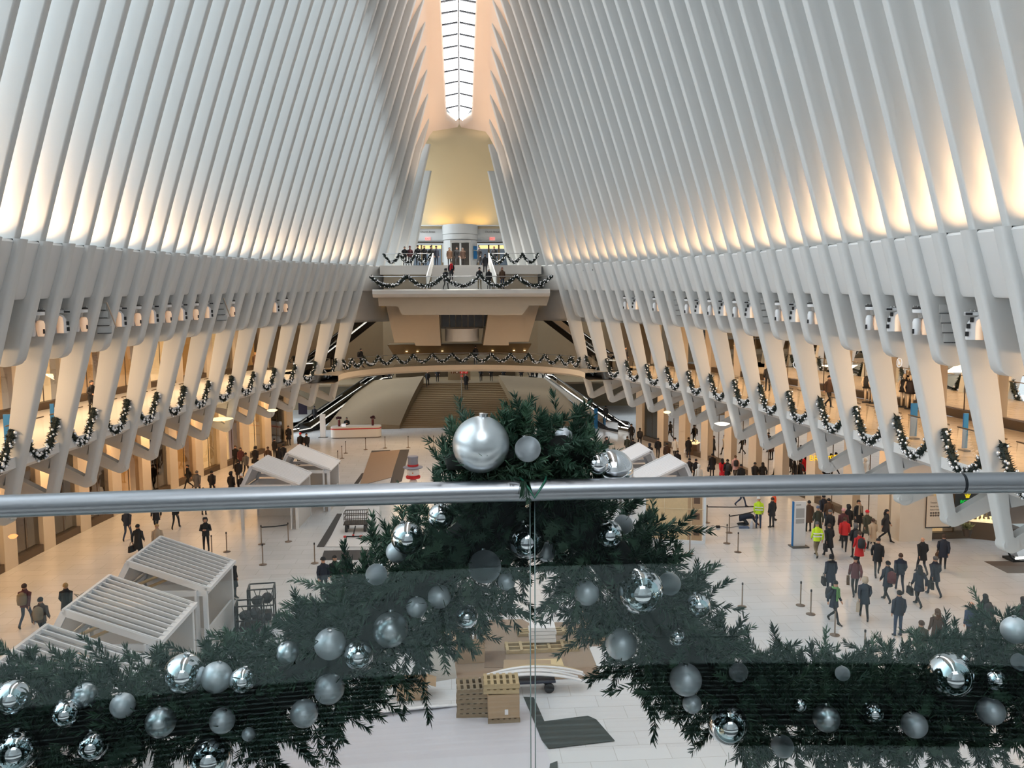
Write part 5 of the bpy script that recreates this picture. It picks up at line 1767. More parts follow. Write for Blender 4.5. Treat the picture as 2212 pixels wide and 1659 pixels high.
# red skirted lamp display on the left
p = onz(420, 1018, 0); p2 = ony(420, 1018, p.y + 1.6)
t = thing('shop_lamp', 'glowing white lamp over a red skirted stand in a left shop window', 'lamp', (p2.x, p2.y, 0))
mb = MB(); mb.lathe([(.45, 0), (.34, .9), (.3, 1.25)], (0, 0, 0), 16); mb.build('red_skirt', mat('skirt_red', (220, 50, 30), .6, emit=(220, 50, 30), estr=.3), t, smooth=40)
mb = MB(); mb.lathe([(.4, 1.25), (.34, 1.55), (.22, 1.75), (.0, 1.78)], (0, 0, 0), 16); mb.build('lamp_shade', emis('shade_glow', (255, 226, 190), 1.6), t, smooth=40)
p = onz(472, 1005, 0); p2 = ony(472, 1005, p.y + 1.5)
t = thing('wave_shelf', 'tall cream shelf unit with wavy boards in a left shop window', 'shelf', (p2.x, p2.y, 0), .5)
mb = MB(); mb.box((-.75, 0, 1.9), (.1, .5, 3.8)); mb.box((.75, 0, 1.9), (.1, .5, 3.8)); mb.build('side_board', shop_cream, t)
for i in range(5):
    mb = MB(); mb.grid([[(x, y, .35 + i * .8 + .1 * math.sin(x * 4 + i)) for x in np.linspace(-.75, .75, 9)] for y in (-.25, .25)]); mb.build('shelf_board', mat('shelf_board', (250, 226, 180), .5, emit=(255, 214, 150), estr=.5), t)
for (px, py, z, c_, lab, w_) in ((477, 905, 5.2, (255, 214, 150), 'long bright ceiling light in a left shop above the wavy shelf', 1.5), (588, 886, 5.4, (255, 220, 160), 'small bright ceiling light in the far left shop', .7), (1560, 915, 5.2, (255, 240, 220), 'bright white ceiling lamp in a right shop behind a rib strut', .9),
                          (1680, 948, 4.6, (255, 236, 210), 'cluster lamp glowing in the right shop, right one', .5), (1652, 946, 4.6, (255, 236, 210), 'cluster lamp glowing in the right shop, left one', .4), (1441, 890, 5.2, (255, 226, 170), 'small bright ceiling lamp in the far right shop', .5), (28, 1158, 2.2, (255, 150, 90), 'small orange glow in the leftmost brown shop window', .4)):
    p = onz(px, py, z)
    mb = MB(); mb.lathe([(.0, -.1), (w_ * .3, -.09), (w_ * .5, 0), (w_ * .3, .06), (0, .07)], (0, 0, 0), 14)
    o = mb.build('pendant_lamp', emis('lamp_%d' % c_[2], c_, 2.2), None, smooth=1); o.location = p
    tag(o, lab, 'lamp')
# ================================================================== people
skin_m = mat('skin', (196, 150, 124), .55)
shoe_m = mat('shoes', (28, 26, 26), .5)


def skin_mesh(name, joints, edges):
    """one continuous surface grown round the joints"""
    me = bpy.data.meshes.new(name)
    names = list(joints)
    me.from_pydata([joints[n][0] for n in names], [(names.index(a), names.index(b)) for a, b in edges], [])
    o = bpy.data.objects.new(name, me); COL.objects.link(o)
    o.modifiers.new('skin', 'SKIN')
    sv = me.skin_vertices[0].data
    for i, n in enumerate(names):
        r = joints[n][1]
        sv[i].radius = r if isinstance(r, tuple) else (r, r)
        sv[i].use_root = (n == 'pelvis')
    o.modifiers['skin'].use_smooth_shade = True
    sb = o.modifiers.new('sub', 'SUBSURF'); sb.levels = 1; sb.render_levels = 1
    dg = bpy.context.evaluated_depsgraph_get()
    out = bpy.data.meshes.new_from_object(o.evaluated_get(dg))
    bpy.data.objects.remove(o)
    return out


POSES = {
    'w': dict(kl=(-.1, -.2, .52), al=(-.1, -.30, .11), kr=(.1, -.02, .5), ar=(.1, .33, .17), el=(-.225, .12, 1.15), wl=(-.205, .13, .92), er=(.225, -.02, 1.15), wr=(.20, -.18, .95), tr=.12, lean=-.03),
    's': dict(kl=(-.1, -.02, .5), al=(-.11, 0, .09), kr=(.1, -.02, .5), ar=(.11, 0, .09), el=(-.225, .03, 1.14), wl=(-.22, -.04, .9), er=(.225, .03, 1.14), wr=(.22, -.04, .9), tr=0, lean=0),
    'p': dict(kl=(-.1, -.04, .5), al=(-.1, -.06, .09), kr=(.1, .0, .5), ar=(.11, .06, .09), el=(-.25, -.02, 1.13), wl=(-.07, -.25, 1.18), er=(.25, -.02, 1.13), wr=(.07, -.25, 1.2), tr=0, lean=0),
    'r': dict(kl=(-.1, -.03, .5), al=(-.11, .05, .09), kr=(.1, -.0, .5), ar=(.11, .1, .09), el=(-.27, -.12, 1.17), wl=(-.2, -.36, 1.08), er=(.27, -.12, 1.17), wr=(.2, -.36, 1.08), tr=0, lean=-.08),
}
v_ = POSES['w']
mir = lambda p: (-p[0], p[1], p[2])
POSES['v'] = dict(kl=mir(v_['kr']), al=mir(v_['ar']), kr=mir(v_['kl']), ar=mir(v_['al']), el=mir(v_['er']), wl=mir(v_['wr']), er=mir(v_['el']), wr=mir(v_['wl']), tr=-.12, lean=-.03)


def skeleton(po):
    q = POSES[po]; ln = q['lean']
    J = {'pelvis': ((0, 0, .95), (.15, .1)), 'waist': ((0, ln * .4, 1.1), (.135, .095)), 'chest': ((0, ln * .8, 1.29), (.16, .105)), 'up': ((0, ln, 1.42), (.1, .08)),
         'neck': ((0, ln * 1.1 - .005, 1.5), .056), 'jaw': ((0, ln * 1.2 - .02, 1.565), (.066, .074)), 'skull': ((0, ln * 1.2 - .012, 1.65), (.078, .096)), 'crown': ((0, ln * 1.2, 1.715), (.055, .066)),
         'nose': ((0, ln * 1.2 - .118, 1.625), .012), 'earl': ((-.086, ln * 1.2, 1.635), .012), 'earr': ((.086, ln * 1.2, 1.635), .012)}
    E = [('pelvis', 'waist'), ('waist', 'chest'), ('chest', 'up'), ('up', 'neck'), ('neck', 'jaw'), ('jaw', 'skull'), ('skull', 'crown'), ('skull', 'nose'), ('skull', 'earl'), ('skull', 'earr')]
    for s, sg in (('l', -1), ('r', 1)):
        J['sh' + s] = ((sg * .16, ln, 1.39), .06)
        e, w_ = Vector(q['e' + s]), Vector(q['w' + s])
        J['el' + s] = (tuple(e), .046); J['wr' + s] = (tuple(w_), .03)
        d = (w_ - e).normalized()
        palm = w_ + d * .06
        J['pa' + s] = (tuple(palm), (.03, .02))
        E += [('up', 'sh' + s), ('sh' + s, 'el' + s), ('el' + s, 'wr' + s), ('wr' + s, 'pa' + s)]
        side = d.cross(Vector((sg, 0, 0)));
        side = side.normalized() if side.length > .1 else Vector((0, 1, 0))
        inn = d.cross(side).normalized()
        for i, (off, L) in enumerate(((-.03, .058), (-.01, .07), (.01, .066), (.028, .052))):
            b = palm + d * .03 + side * off
            J['f%d%s' % (i, s)] = (tuple(b + d * L * .4), .0085); J['g%d%s' % (i, s)] = (tuple(b + d * L + inn * .014), .007)
            E += [('pa' + s, 'f%d%s' % (i, s)), ('f%d%s' % (i, s), 'g%d%s' % (i, s))]
        b = w_ + d * .03 - side * .04
        J['t' + s] = (tuple(b), .0095); J['u' + s] = (tuple(b + d * .04 - side * .012), .008)
        E += [('wr' + s, 't' + s), ('t' + s, 'u' + s)]
        k, a = Vector(q['k' + s]), Vector(q['a' + s])
        J['hp' + s] = ((sg * .09, 0, .9), (.088, .09)); J['kn' + s] = (tuple(k), .06); J['an' + s] = (tuple(a), .042)
        sh = a - k
        up_toe = a + (Vector((0, -.19, -.055)) if sh.y < .2 else Vector((0, -.09, -.13)))
        J['to' + s] = (tuple(up_toe), (.042, .03))
        J['he' + s] = (tuple(a + Vector((0, .05, -.045))), .036)
        E += [('pelvis', 'hp' + s), ('hp' + s, 'kn' + s), ('kn' + s, 'an' + s), ('an' + s, 'to' + s), ('an' + s, 'he' + s)]
    return J, E


def region(J, E, me):
    """0 skin, 1 top, 2 legs, 3 shoes for each face"""
    segs = []
    for a, b in E:
        k = 0
        n = b[:2]
        if b in ('waist', 'chest', 'up') or n in ('sh', 'el', 'wr'): k = 1
        if n in ('hp', 'kn', 'an'): k = 2
        if n in ('to', 'he'): k = 3
        segs.append((np.array(J[a][0]), np.array(J[b][0]), k))
    out = []
    for p in me.polygons:
        c = np.array(p.center)
        best = (9, 1)
        for a, b, k in segs:
            ab = b - a; t = np.clip(np.dot(c - a, ab) / np.dot(ab, ab), 0, 1)
            d = np.linalg.norm(c - a - ab * t)
            if d < best[0]: best = (d, k)
        out.append(best[1])
    return out


BODY, COAT = {}, {}
for po in POSES:
    J, E = skeleton(po)
    me = skin_mesh('person', J, E)
    reg = region(J, E, me)
    for m_ in (skin_m, shoe_m, shoe_m, shoe_m): me.materials.append(m_)
    me.polygons.foreach_set('material_index', reg)
    me.polygons.foreach_set('use_smooth', [True] * len(me.polygons))
    zmin = min(v.co.z for v in me.vertices)
    BODY[po] = (me, zmin)
    q = POSES[po]; ln = q['lean']
    for kind, hem in (('j', .84), ('l', .56), ('m', .7)):
        mb = MB()
        fl = {'j': (.185, .145), 'l': (.23, .2), 'm': (.21, .17)}[kind]
        prof = [(hem, fl[0], fl[1], 0), (.98, .178, .135, ln * .3), (1.1, .17, .125, ln * .5), (1.28, .18, .135, ln * .8), (1.38, .178, .125, ln), (1.445, .135, .1, ln), (1.5, .085, .085, ln * 1.1), (1.535, .08, .085, ln * 1.1)]
        rows = []
        for z, rx, ry, oy in prof:
            rows.append([Vector((rx * math.cos(a), oy + ry * math.sin(a), z)) for a in np.linspace(0, 2 * PI, 19)])
        mb.grid(rows)
        for s, sg in (('l', -1), ('r', 1)):
            sh = Vector((sg * .148, ln, 1.385))
            e, w_ = Vector(q['e' + s]), Vector(q['w' + s])
            mb.tube([sh - Vector((sg * .05, 0, -.01)), sh + Vector((sg * .04, 0, -.02)), sh * .5 + e * .5 + Vector((sg * .01, 0, 0)), e, e * .45 + w_ * .55, w_], [.066, .074, .068, .06, .052, .048], 9)
        o = mb.build('coat', white, None, smooth=1); COAT[po + kind] = o.data; bpy.data.objects.remove(o)


def head_part(kind):
    mb = MB()
    if kind in 'hlg':
        rows = []
        for i in range(8):
            th = PI * .62 * i / 7
            rows.append([Vector((.098 * math.sin(th) * math.cos(a), .012 + .117 * math.sin(th) * math.sin(a), 1.645 + .112 * math.cos(th) + (.05 if math.sin(a) < -.3 and i == 7 else 0) + (.035 if math.sin(a) < -.3 and i == 6 else 0))) for a in np.linspace(0, 2 * PI, 17)])
        mb.grid(rows)
        if kind == 'l':
            mb.prism([(-.1, .0, 1.66), (-.115, .06, 1.40), (-.07, .13, 1.36), (.07, .13, 1.36), (.115, .06, 1.40), (.1, .0, 1.66)], (0, .02, .0))
            mb.ball((0, .07, 1.5), .1, 10, 7, 1.5)
    elif kind in 'bk':
        mb.lathe([(.1, 1.655), (.106, 1.67), (.1, 1.72), (.075, 1.765), (.03, 1.79), (0, 1.793)], (0, -.005, 0), 14)
        if kind == 'k': mb.ball((0, -.0, 1.81), .045, 8, 6)
    elif kind == 'c':
        mb.lathe([(.125, 1.675), (.12, 1.69), (.11, 1.72), (.08, 1.77), (0, 1.79)], (0, -.01, 0), 14)
        mb.box((0, -.13, 1.678), (.14, .09, .015))
    elif kind in 'fo':
        rows = []
        for i in range(7):
            th = PI * .78 * i / 6
            rows.append([Vector((.125 * math.sin(th) * math.cos(a), .03 + .135 * math.sin(th) * math.sin(a), 1.635 + .14 * math.cos(th) + (.16 * i / 6 if math.sin(a) < -.35 else 0))) for a in np.linspace(0, 2 * PI, 17)])
        mb.grid(rows)
    return mb
HEAD = {}
for kx in 'hlbkcfo':
    o = head_part(kx).build({'h': 'hair', 'l': 'hair', 'b': 'hat', 'k': 'hat', 'c': 'hat', 'f': 'hood', 'o': 'hood'}[kx], white, None, smooth=1)
    HEAD[kx] = o.data; bpy.data.objects.remove(o)
mb = MB(); mb.tube([(.13 * math.cos(a), .03 + .1 * math.sin(a), 1.49 + .05 * math.sin(a)) for a in np.linspace(0, 2 * PI, 13)], .035, 6, False)
o = mb.build('fur_trim', white, None, smooth=1); FUR = o.data; bpy.data.objects.remove(o)
mb = MB(); mb.tube([(.1 * math.cos(a), .0 + .1 * math.sin(a), 1.5) for a in np.linspace(0, 2 * PI, 13)], .04, 6, False); mb.prism([(-.1, -.16, 1.48), (-.02, -.16, 1.48), (-.03, -.18, 1.0), (-.13, -.18, 1.0)], (0, .03, 0)); mb.prism([(.03, -.15, 1.48), (.1, -.15, 1.48), (.12, -.17, 1.1), (.04, -.17, 1.1)], (0, .03, 0))
o = mb.build('scarf', white, None, smooth=40); SCARF = o.data; bpy.data.objects.remove(o)
mb = MB(); mb.lathe([(.0, 0), (.16, .02), (.18, .2), (.16, .4), (.06, .48), (0, .48)], (0, 0, 0), 12)
o = mb.build('backpack', white, None, smooth=1); PACK = o.data; bpy.data.objects.remove(o)
mb = MB(); mb.box((0, 0, 1.08), (.41, .31, .05)); mb.box((0, 0, 1.22), (.43, .32, .05))
o = mb.build('reflective_band', white, None); VEST = o.data; bpy.data.objects.remove(o)
mb = MB(); mb.prism([(-.17, -.05, 0), (.17, -.05, 0), (.14, -.05, .24), (-.14, -.05, .24)], (0, .1, 0)); mb.tube([(-.1, 0, .23), (-.07, 0, .38), (.07, 0, .38), (.1, 0, .23)], .012, 5)
o = mb.build('bag', white, None); BAG = o.data; bpy.data.objects.remove(o)

CN = {'k': (24, 24, 28), 'n': (30, 36, 52), 'd': (44, 44, 48), 'g': (92, 92, 94), 'r': (196, 36, 36), 'm': (88, 44, 48), 'o': (60, 62, 50), 'b': (84, 60, 42), 'e': (176, 160, 140), 'y': (206, 240, 40), 'a': (232, 86, 44),
      'w': (220, 218, 212), 'p': (216, 172, 168), 'j': (48, 60, 84), 't': (130, 116, 92), 's': (196, 150, 124), 'G': (98, 150, 90), 'B': (96, 112, 140), 'Y': (186, 150, 96), 'q': (66, 46, 34), 'R': (210, 30, 44), 'W': (236, 236, 236), 'P': (208, 160, 168)}
def cm(ch, kind='cloth'):
    return mat('cloth_' + {'k': 'black', 'n': 'navy', 'd': 'charcoal', 'g': 'grey', 'r': 'red', 'm': 'maroon', 'o': 'olive', 'b': 'brown', 'e': 'beige', 'y': 'hivis', 'a': 'orange', 'w': 'offwhite', 'p': 'pink', 'j': 'denim', 't': 'khaki', 's': 'skin',
                          'G': 'green', 'B': 'blue_grey', 'Y': 'blond', 'q': 'dark_hair', 'R': 'bright_red', 'W': 'white', 'P': 'rose'}[ch], CN[ch], .8)


def child(o, name, me, m_, loc=(0, 0, 0), sc=None):
    c = bpy.data.objects.new(name, me); COL.objects.link(c); c.parent = o
    c.location = loc
    if sc: c.scale = sc
    c.material_slots[0].link = 'OBJECT'; c.material_slots[0].material = m_
    return c


def person(pos, pose, deg, coat, cc, lc, hd, hc, ex, lab, h=1.74):
    me, zmin = BODY[pose]
    o = bpy.data.objects.new('person', me); COL.objects.link(o)
    s = h / 1.77
    o.scale = (s, s, s)
    o.location = (pos[0], pos[1], pos[2] - zmin * s + .004)
    o.rotation_euler = (0, 0, math.radians(deg))
    for i, mm in enumerate((skin_m, cm(cc), cm(lc), shoe_m)):
        o.material_slots[i].link = 'OBJECT'; o.material_slots[i].material = mm
    child(o, 'coat', COAT[pose + coat], cm(cc))
    ly = POSES[pose]['lean'] * 1.2
    if hd != 'n':
        c = child(o, {'h': 'hair', 'l': 'hair', 'b': 'hat', 'k': 'hat', 'c': 'hat', 'f': 'hood', 'o': 'hood'}[hd], HEAD[hd], cm(hc), (0, ly, 0))
    if 'f' in ex: child(o, 'fur_trim', FUR, cm('e'), (0, ly, 0))
    if 'G' in ex: child(o, 'scarf', SCARF, cm('G'), (0, ly, 0))
    if 'Z' in ex: child(o, 'scarf', SCARF, cm('R'), (0, ly, 0))
    if 'S' in ex: child(o, 'scarf', SCARF, cm('e'), (0, ly, 0))
    if 'k' in ex: child(o, 'backpack', PACK, cm('t'), (0, .2, .98))
    if 'K' in ex: child(o, 'backpack', PACK, cm('d'), (0, .2, .98))
    if 'M' in ex: child(o, 'backpack', PACK, cm('m'), (0, .22, .9))
    if 'v' in ex: child(o, 'reflective_band', VEST, cm('W'))
    tag(o, lab, 'person', 'people in the hall')
    for ch, col, nm in (('b', 'k', 'black'), ('e', 'e', 'beige'), ('w', 'W', 'white'), ('u', 'b', 'dark brown')):
        if ch in ex:
            w_ = Vector(POSES[pose]['wr']); e_ = Vector(POSES[pose]['er'])
            pt = w_ + (w_ - e_).normalized() * .09
            R = Matrix.Rotation(math.radians(deg), 3, 'Z')
            p = R @ (Vector((pt.x + .05, pt.y, pt.z - .40)) * s) + o.location
            bgo = bpy.data.objects.new('bag', BAG); COL.objects.link(bgo)
            bgo.location = p; bgo.rotation_euler = (0, 0, math.radians(deg + 80)); bgo.scale = (1.25, 1.2, 1.25)
            bgo.material_slots[0].link = 'OBJECT'; bgo.material_slots[0].material = cm(col)
            short = lab if len(lab.split()) < 10 else ' '.join(lab.split()[:10])
            tag(bgo, '%s bag carried by the %s' % (nm, short), 'bag', 'bags in hands')
    return o


FLOOR = """1600 1094 w 75 j k j h q - legs in dark jeans crossing behind the stretched barrier belt
1638 1142 s 165 j y j c w v worker in yellow hooded high visibility jacket standing by the kneeling figure
1667 1140 s 200 m d d h q - person in a charcoal work suit standing beside the yellow jacketed worker
1671 1124 s 60 j a d c k - worker in bright orange jacket partly hidden behind the charcoal suited person
1764 1203 w 180 j y t b g v worker in yellow high visibility coat walking away beside the pylon
1790 1204 v 180 l k k h q b person in long black coat with a large black bag right of the walking worker
1746 1149 s 180 l b k h k b person in brown coat half hidden behind the information pylon
1766 1162 w 180 l o k b B - person in olive coat with a blue grey beanie behind the walking worker
1778 1134 v 180 j n j h k - person in navy jacket just under the handrail right of the pylon
1789 1141 w 180 j b k h k - person in brown leather jacket just under the handrail
1791 1172 s 180 m k k b g - person in black with a grey knitted hat in the crowd
1823 1189 v 150 j r k h q - walker in bright red jacket and black trousers seen from behind
1820 1170 s 170 m m k b P - person in dark plum coat with a pink beanie in the crowd
1831 1158 s 180 l k k o k - broad person in hooded black coat under the handrail in the crowd
1853 1150 s 10 l k k h k S person in black with a pale striped scarf facing the camera
1872 1172 v 180 l o k b R - person in olive coat with a bright red beanie by the shop window
1846 1205 s 180 j k k o g K person in black jacket with a grey collar ahead of the long red coat
1855 1223 w 180 l r k h q K woman in long red coat with a grey shoulder bag
1884 1190 v 180 l e k h q - person in long beige coat walking toward the shops
1912 1169 w 50 l d k l k - dark haired woman in dark green coat walking beside the lit display window
1894 1243 w -20 m k d h k - man in black overcoat and pale scarf striding toward the camera
1793 1283 s 180 l n n l k fb person in long navy coat with pale fur hood trim and a handbag
1846 1287 w 165 j m k b k u walker in maroon jacket with dark cap and a dark brown bag
1800 1345 w 30 m n k b k GK woman in navy coat with a light green scarf looking at a phone
1866 1338 v 160 m n k f e e person in navy coat with raised fur hood and a beige shoulder bag
1916 1300 w 190 m n k h k M person in dark navy coat carrying a round maroon backpack
1943 1279 v 160 j n n h q - man in navy jacket with head turned right ahead of the maroon backpack
1939 1375 s 180 j n j h k - broad person in navy jacket and jeans above the fir sprigs
1991 1240 v 175 m k d n s - bald man in black overcoat seen from behind near the notice pier
2036 1233 w 150 m n k h q u man with dark hair and shoulder bag reaching left by the notice pier
1984 1310 w 185 m n k l k b woman in navy jacket and brown boots with a dark bag
2018 1288 v 180 m n n h g b grey haired person in navy coat left of the open floor
2095 1398 s 180 j j k n s - balding person in blue jacket low at the right behind the fir
2125 1378 w 180 m k k l k K long haired person with dark backpack low at the right behind the fir
2022 1416 w 175 m q k l b S long brown haired person with pale plaid scarf above the largest right bauble
1986 1446 s 180 j o k h q - person in olive jacket low behind the right swag
2206 1388 s 170 m k k o k - dark figure at the right picture edge beside the upper frosted bauble
1364 956 w 180 m k k h k - dark walker leaving toward the right escalator
1382 967 v 180 j k k h k K person with grey backpack walking away near the first right piers
1355 986 w 175 j o j h q - person in olive jacket and jeans left of the far boarded stall
1367 992 s 180 m k k h k - person in black directly behind the far boarded right stall
1403 1005 s 170 m k k o n - figure with a blue hood just above the far boarded stall roof
1421 991 v 160 j k k h k - person in black jacket between the far stall and the piers
1440 1006 s 180 m q k h k - dark brown clad person beside the white vested walker
1458 990 w 180 m w k b k - walker in an off white vest with black hat near the far piers
1463 1022 s 180 j k k h k - dark person behind the nearer boarded stall roof
1487 989 s 150 l k j h q w person in black by the jewellery window holding a white bag
1489 1042 w 180 m k k h k - left walker of the dark pair just above the handrail on the right
1503 1042 v 180 m k k h k - right walker of the dark pair just above the handrail on the right
1509 1058 s 180 m w k o w - person in white hooded jacket cut off by the handrail
1538 1030 s 180 l k k h k b tall person in long black coat with a boxy black bag
1560 1042 v 180 l R k l k - long haired person in dark coat with bright red front above the handrail
1571 1046 w 180 m k k h k K person in black with backpack beside the bright red one
1588 1034 w 175 m p k h b K person in pale pink jacket with a grey backpack
1600 1058 s 180 m k k h k - dark head and shoulders behind the handrail below the pink jacket
1630 1052 v 180 m k k h k - dark person behind the handrail in front of the grey shop window
1647 1052 w 180 m k k l k - long haired dark person behind the handrail near the warm shop
1310 991 p 15 m k k o k - hooded person in black looking at a phone near the right escalator
408 1056 v -60 j k k h k - person in black standing by the red lamp window facing left
427 1074 w 180 m g k h g - person in grey coat just above the handrail on the left
459 1074 w 180 j k k h k - broad person in black just above the handrail on the left
510 1010 w 0 m k k h q b person in black with a bag coming along the left shops
521 1013 v 10 m m k l k - person in dark plum beside the one coming along the left shops
532 1028 w 170 j g k h k - person in grey jacket walking away among the left group
516 1046 s 180 m k k h k - dark person between the grey jacket and the pompom hat
501 1077 s 160 m k k o k - hooded dark person just above the handrail left of the boarded stall
523 1081 s 180 m k k k W - person in black with a white pompom hat just above the handrail
553 1014 w 175 l k k f k fb person in long black coat with white hood trim walking away
580 1014 v 180 l b t h q b person in brown coat with a black bag behind the boarded left stall
594 991 s 150 j k k h k - person in black near the last left pier
613 1006 w 180 m k k h k - dark person with round shoulders behind the back boarded stall
604 1012 s 170 m k k l k - small dark person next to the brown coat
624 962 s 30 l k k h k - dark person standing by the left escalator foot
650 980 w 10 l k k b R - person in black coat with a bright red hat near the left escalator
663 981 v 20 j k n h k w person with a white bag right of the bright red hat
646 1004 s -40 j k k h k - dark person right above the back boarded stall roof
57 1354 w 180 j m j h q k person in maroon jacket and jeans with a khaki backpack at lower left
92 1388 v 180 j q n h k k person in brown jacket with a khaki backpack partly behind the front stall
146 1352 w 185 m k o h Y - blond person in black coat behind the front left stall
300 1208 v 170 l k k h k b man in long black coat with a small case walking away on the left
276 1167 w 180 j n j h k - legs in jeans below the handrail on the far left floor
339 1148 v 0 m k k h k - dark skirted walker cut by the handrail on the left
380 1142 w 180 j k k h k - dark walker cut by the handrail right of the skirted one
441 1113 s 180 j k k h k - feet just below the handrail above the hooded phone user
446 1192 p 5 j k k o k - hooded person in black looking at a phone on the left floor
342 1207 s 10 j e j h Y - blond head showing behind the back left slatted stall
505 1294 s 70 l k k h q - man in black coat standing sideways right of the back left stall
700 1292 s 25 j n k c k - officer in dark uniform with peaked cap left of the garland slope
725 1286 s 30 m k k h k - dark clad person close beside the uniformed officer
747 1277 s 40 l d k l k - dark person half hidden by sprigs right of the officer"""
def place(lines, f):
    for ln in lines.strip().split('\n'):
        a = ln.split(' ', 9)
        px, py, po, deg, coat, cc, lc, hd, hc = a[:9]
        ex, lab = a[9].split(' ', 1)
        person(f(float(px), float(py)), po, float(deg), coat, cc, lc, hd, hc, ex, lab, 1.68 + .12 * rng.random())
place(FLOOR, lambda x, y: onz(x, y, 0))
BRIDGE = """777 792 w 60 j k k h k K dark person with a backpack walking on the far bridge at the left
1028 792 s 0 j k k l k - long haired person standing on the far bridge right of the middle"""
place(BRIDGE, lambda x, y: ony(x, y, 73.8 if x > 900 else 71.3).xy.to_3d() + Vector((0, 1.0, BAL)))
UPB = """1658 845 s 170 j k k h g - person in black standing at a cream shop on the right balcony
1789 879 w 20 j q k h k - person in dark jacket behind the railing on the right balcony
1351 792 s 10 m k k h k - dark person behind a leg at the far end of the right balcony
718 793 s 20 m k k h k - dark person behind the last leg on the left balcony
553 806 s 10 m b k l Y - person in brown beside a cream shop on the left balcony
199 896 r 60 j k k h k - person in black leaning on the left balcony railing"""
place(UPB, lambda x, y: onz(x, y, BAL))
CONC = """924 836 w 0 j k k h k - dark person coming down the left edge of the wide stair
1007 842 s 0 l k k h k - dark person at the middle handrail of the wide stair"""
def stairz(x, y):
    lo, hi = SY0, SY1
    for _ in range(30):
        m_ = (lo + hi) / 2
        if onz(x, y, ST * (m_ - SY0) / (SY1 - SY0)).y > m_: lo = m_
        else: hi = m_
    p = ony(x, y, lo); i = math.ceil((lo - SY0) / (SY1 - SY0) * 24)
    return Vector((p.x, p.y, ST * min(24, i) / 24))
place(CONC, stairz)
CONC2 = """1039 826 w 180 j k k h k - dark person at the top of the wide stair right of the middle
1061 826 v 0 j k k h k - dark person in trousers at the top of the wide stair further right
1088 824 s 0 m k k h k - dark person behind the right flank top beside the stair
1126 826 s 0 m k k h k - broad dark person standing above the right flank
1150 827 s 0 m k k l k - second dark person above the right flank
1179 828 s 20 m k k h k - dark person beside the small lit screen
1195 826 s 90 j k k h k - dark person at the head of the right escalator
945 825 s 0 m k k h k - dark person left of the round line signs
841 829 s 0 m k k h k - dark person before the glazed front above the left flank
797 830 s -60 m k k h k - dark person at the head of the left escalator"""
place(CONC2, lambda x, y: Vector((ony(x, y, 91.0).x, 91.0, ST)))
UP1 = """963 623 w 160 m k k f k f child sized figure with fur hood at the foot of the far stair
1036 624 s 170 j k t b k - child in dark jacket at the far lower railing
1056 622 w 180 m k d b W - person in black with a white hat holding the right stair parapet
1085 622 s 20 j b j l m - reddish haired person at the far lower railing on the right"""
place(UP1, lambda x, y: Vector((ony(x, y, 66.75).x, 66.75, LL)))
person(Vector((ony(975, 600, 68.7).x, 68.65, LL + (UL - LL) * 4 / 13)), 'w', 0, 'm', 'k', 'k', 'h', 'q', 'Z', 'person in black coat with a red front coming down the far stair')
person(Vector((ony(1048, 600, 69.6).x, 69.55, LL + (UL - LL) * 8 / 13)), 'v', 180, 'm', 'd', 'k', 'h', 'k', '-', 'person in dark grey jacket climbing the far stair on the right')
UP2 = """971 572 s 0 m b k h k - person in brown coat at the top of the far stair
987 571 w 0 m k k h k - person in black before the far lift door, left one
1000 571 s 10 m q k h k - person in dark jacket before the far lift door, right one
1036 571 w -30 l k k h k - person in long black coat right of the far lift
1068 571 s 0 j d d h q - tall person in grey behind the right upper railing
876 573 r 0 j k k h k - leftmost person behind the left upper railing
887 573 s 0 j m k b m - person with a red hat behind the left upper railing
904 573 r 0 j k k b k - third person from the left behind the left upper railing
918 573 r 0 m k k h q - fourth person from the left behind the left upper railing
932 573 s 0 j k k b k - fifth person from the left behind the left upper railing
943 573 s 30 j n n b k - person in navy beside the left stair parapet"""
place(UP2, lambda x, y: Vector((ony(x, y, 73.0).x, 72.2 if x < 935 else (73.4 if x > 960 else 72.6), UL)))
# people on the escalators
for a, b, f, lab in (((1372, 934), (9.4, 91.0, ST + .2), .1, 'dark rider near the foot of the right escalator'), ((1372, 934), (9.4, 91.0, ST + .2), .3, 'dark rider a third of the way up the right escalator'), ((640, 938), (-9.6, 91.0, ST + .2), .12, 'dark rider near the foot of the left escalator')):
    A0 = onz(*a) + (Vector((-1.2, 2, 0)) if a[0] > 1000 else Vector((0, 2, 0))); B0 = Vector(b)
    p = A0.lerp(B0, f) + (Vector((-.5, -.12, .12)) if a[0] > 1000 else Vector((.5, -.12, .12)))
    person(p, 's', 180, 'j', 'k', 'k', 'h', 'k', '-', lab)
# the person behind the desk
person(onz(770, 944, 0) + Vector((-1.0, 1.1, 0)), 'p', 0, 'j', 'k', 'k', 'h', 'k', '-', 'person in black behind the reception desk by the laptop')

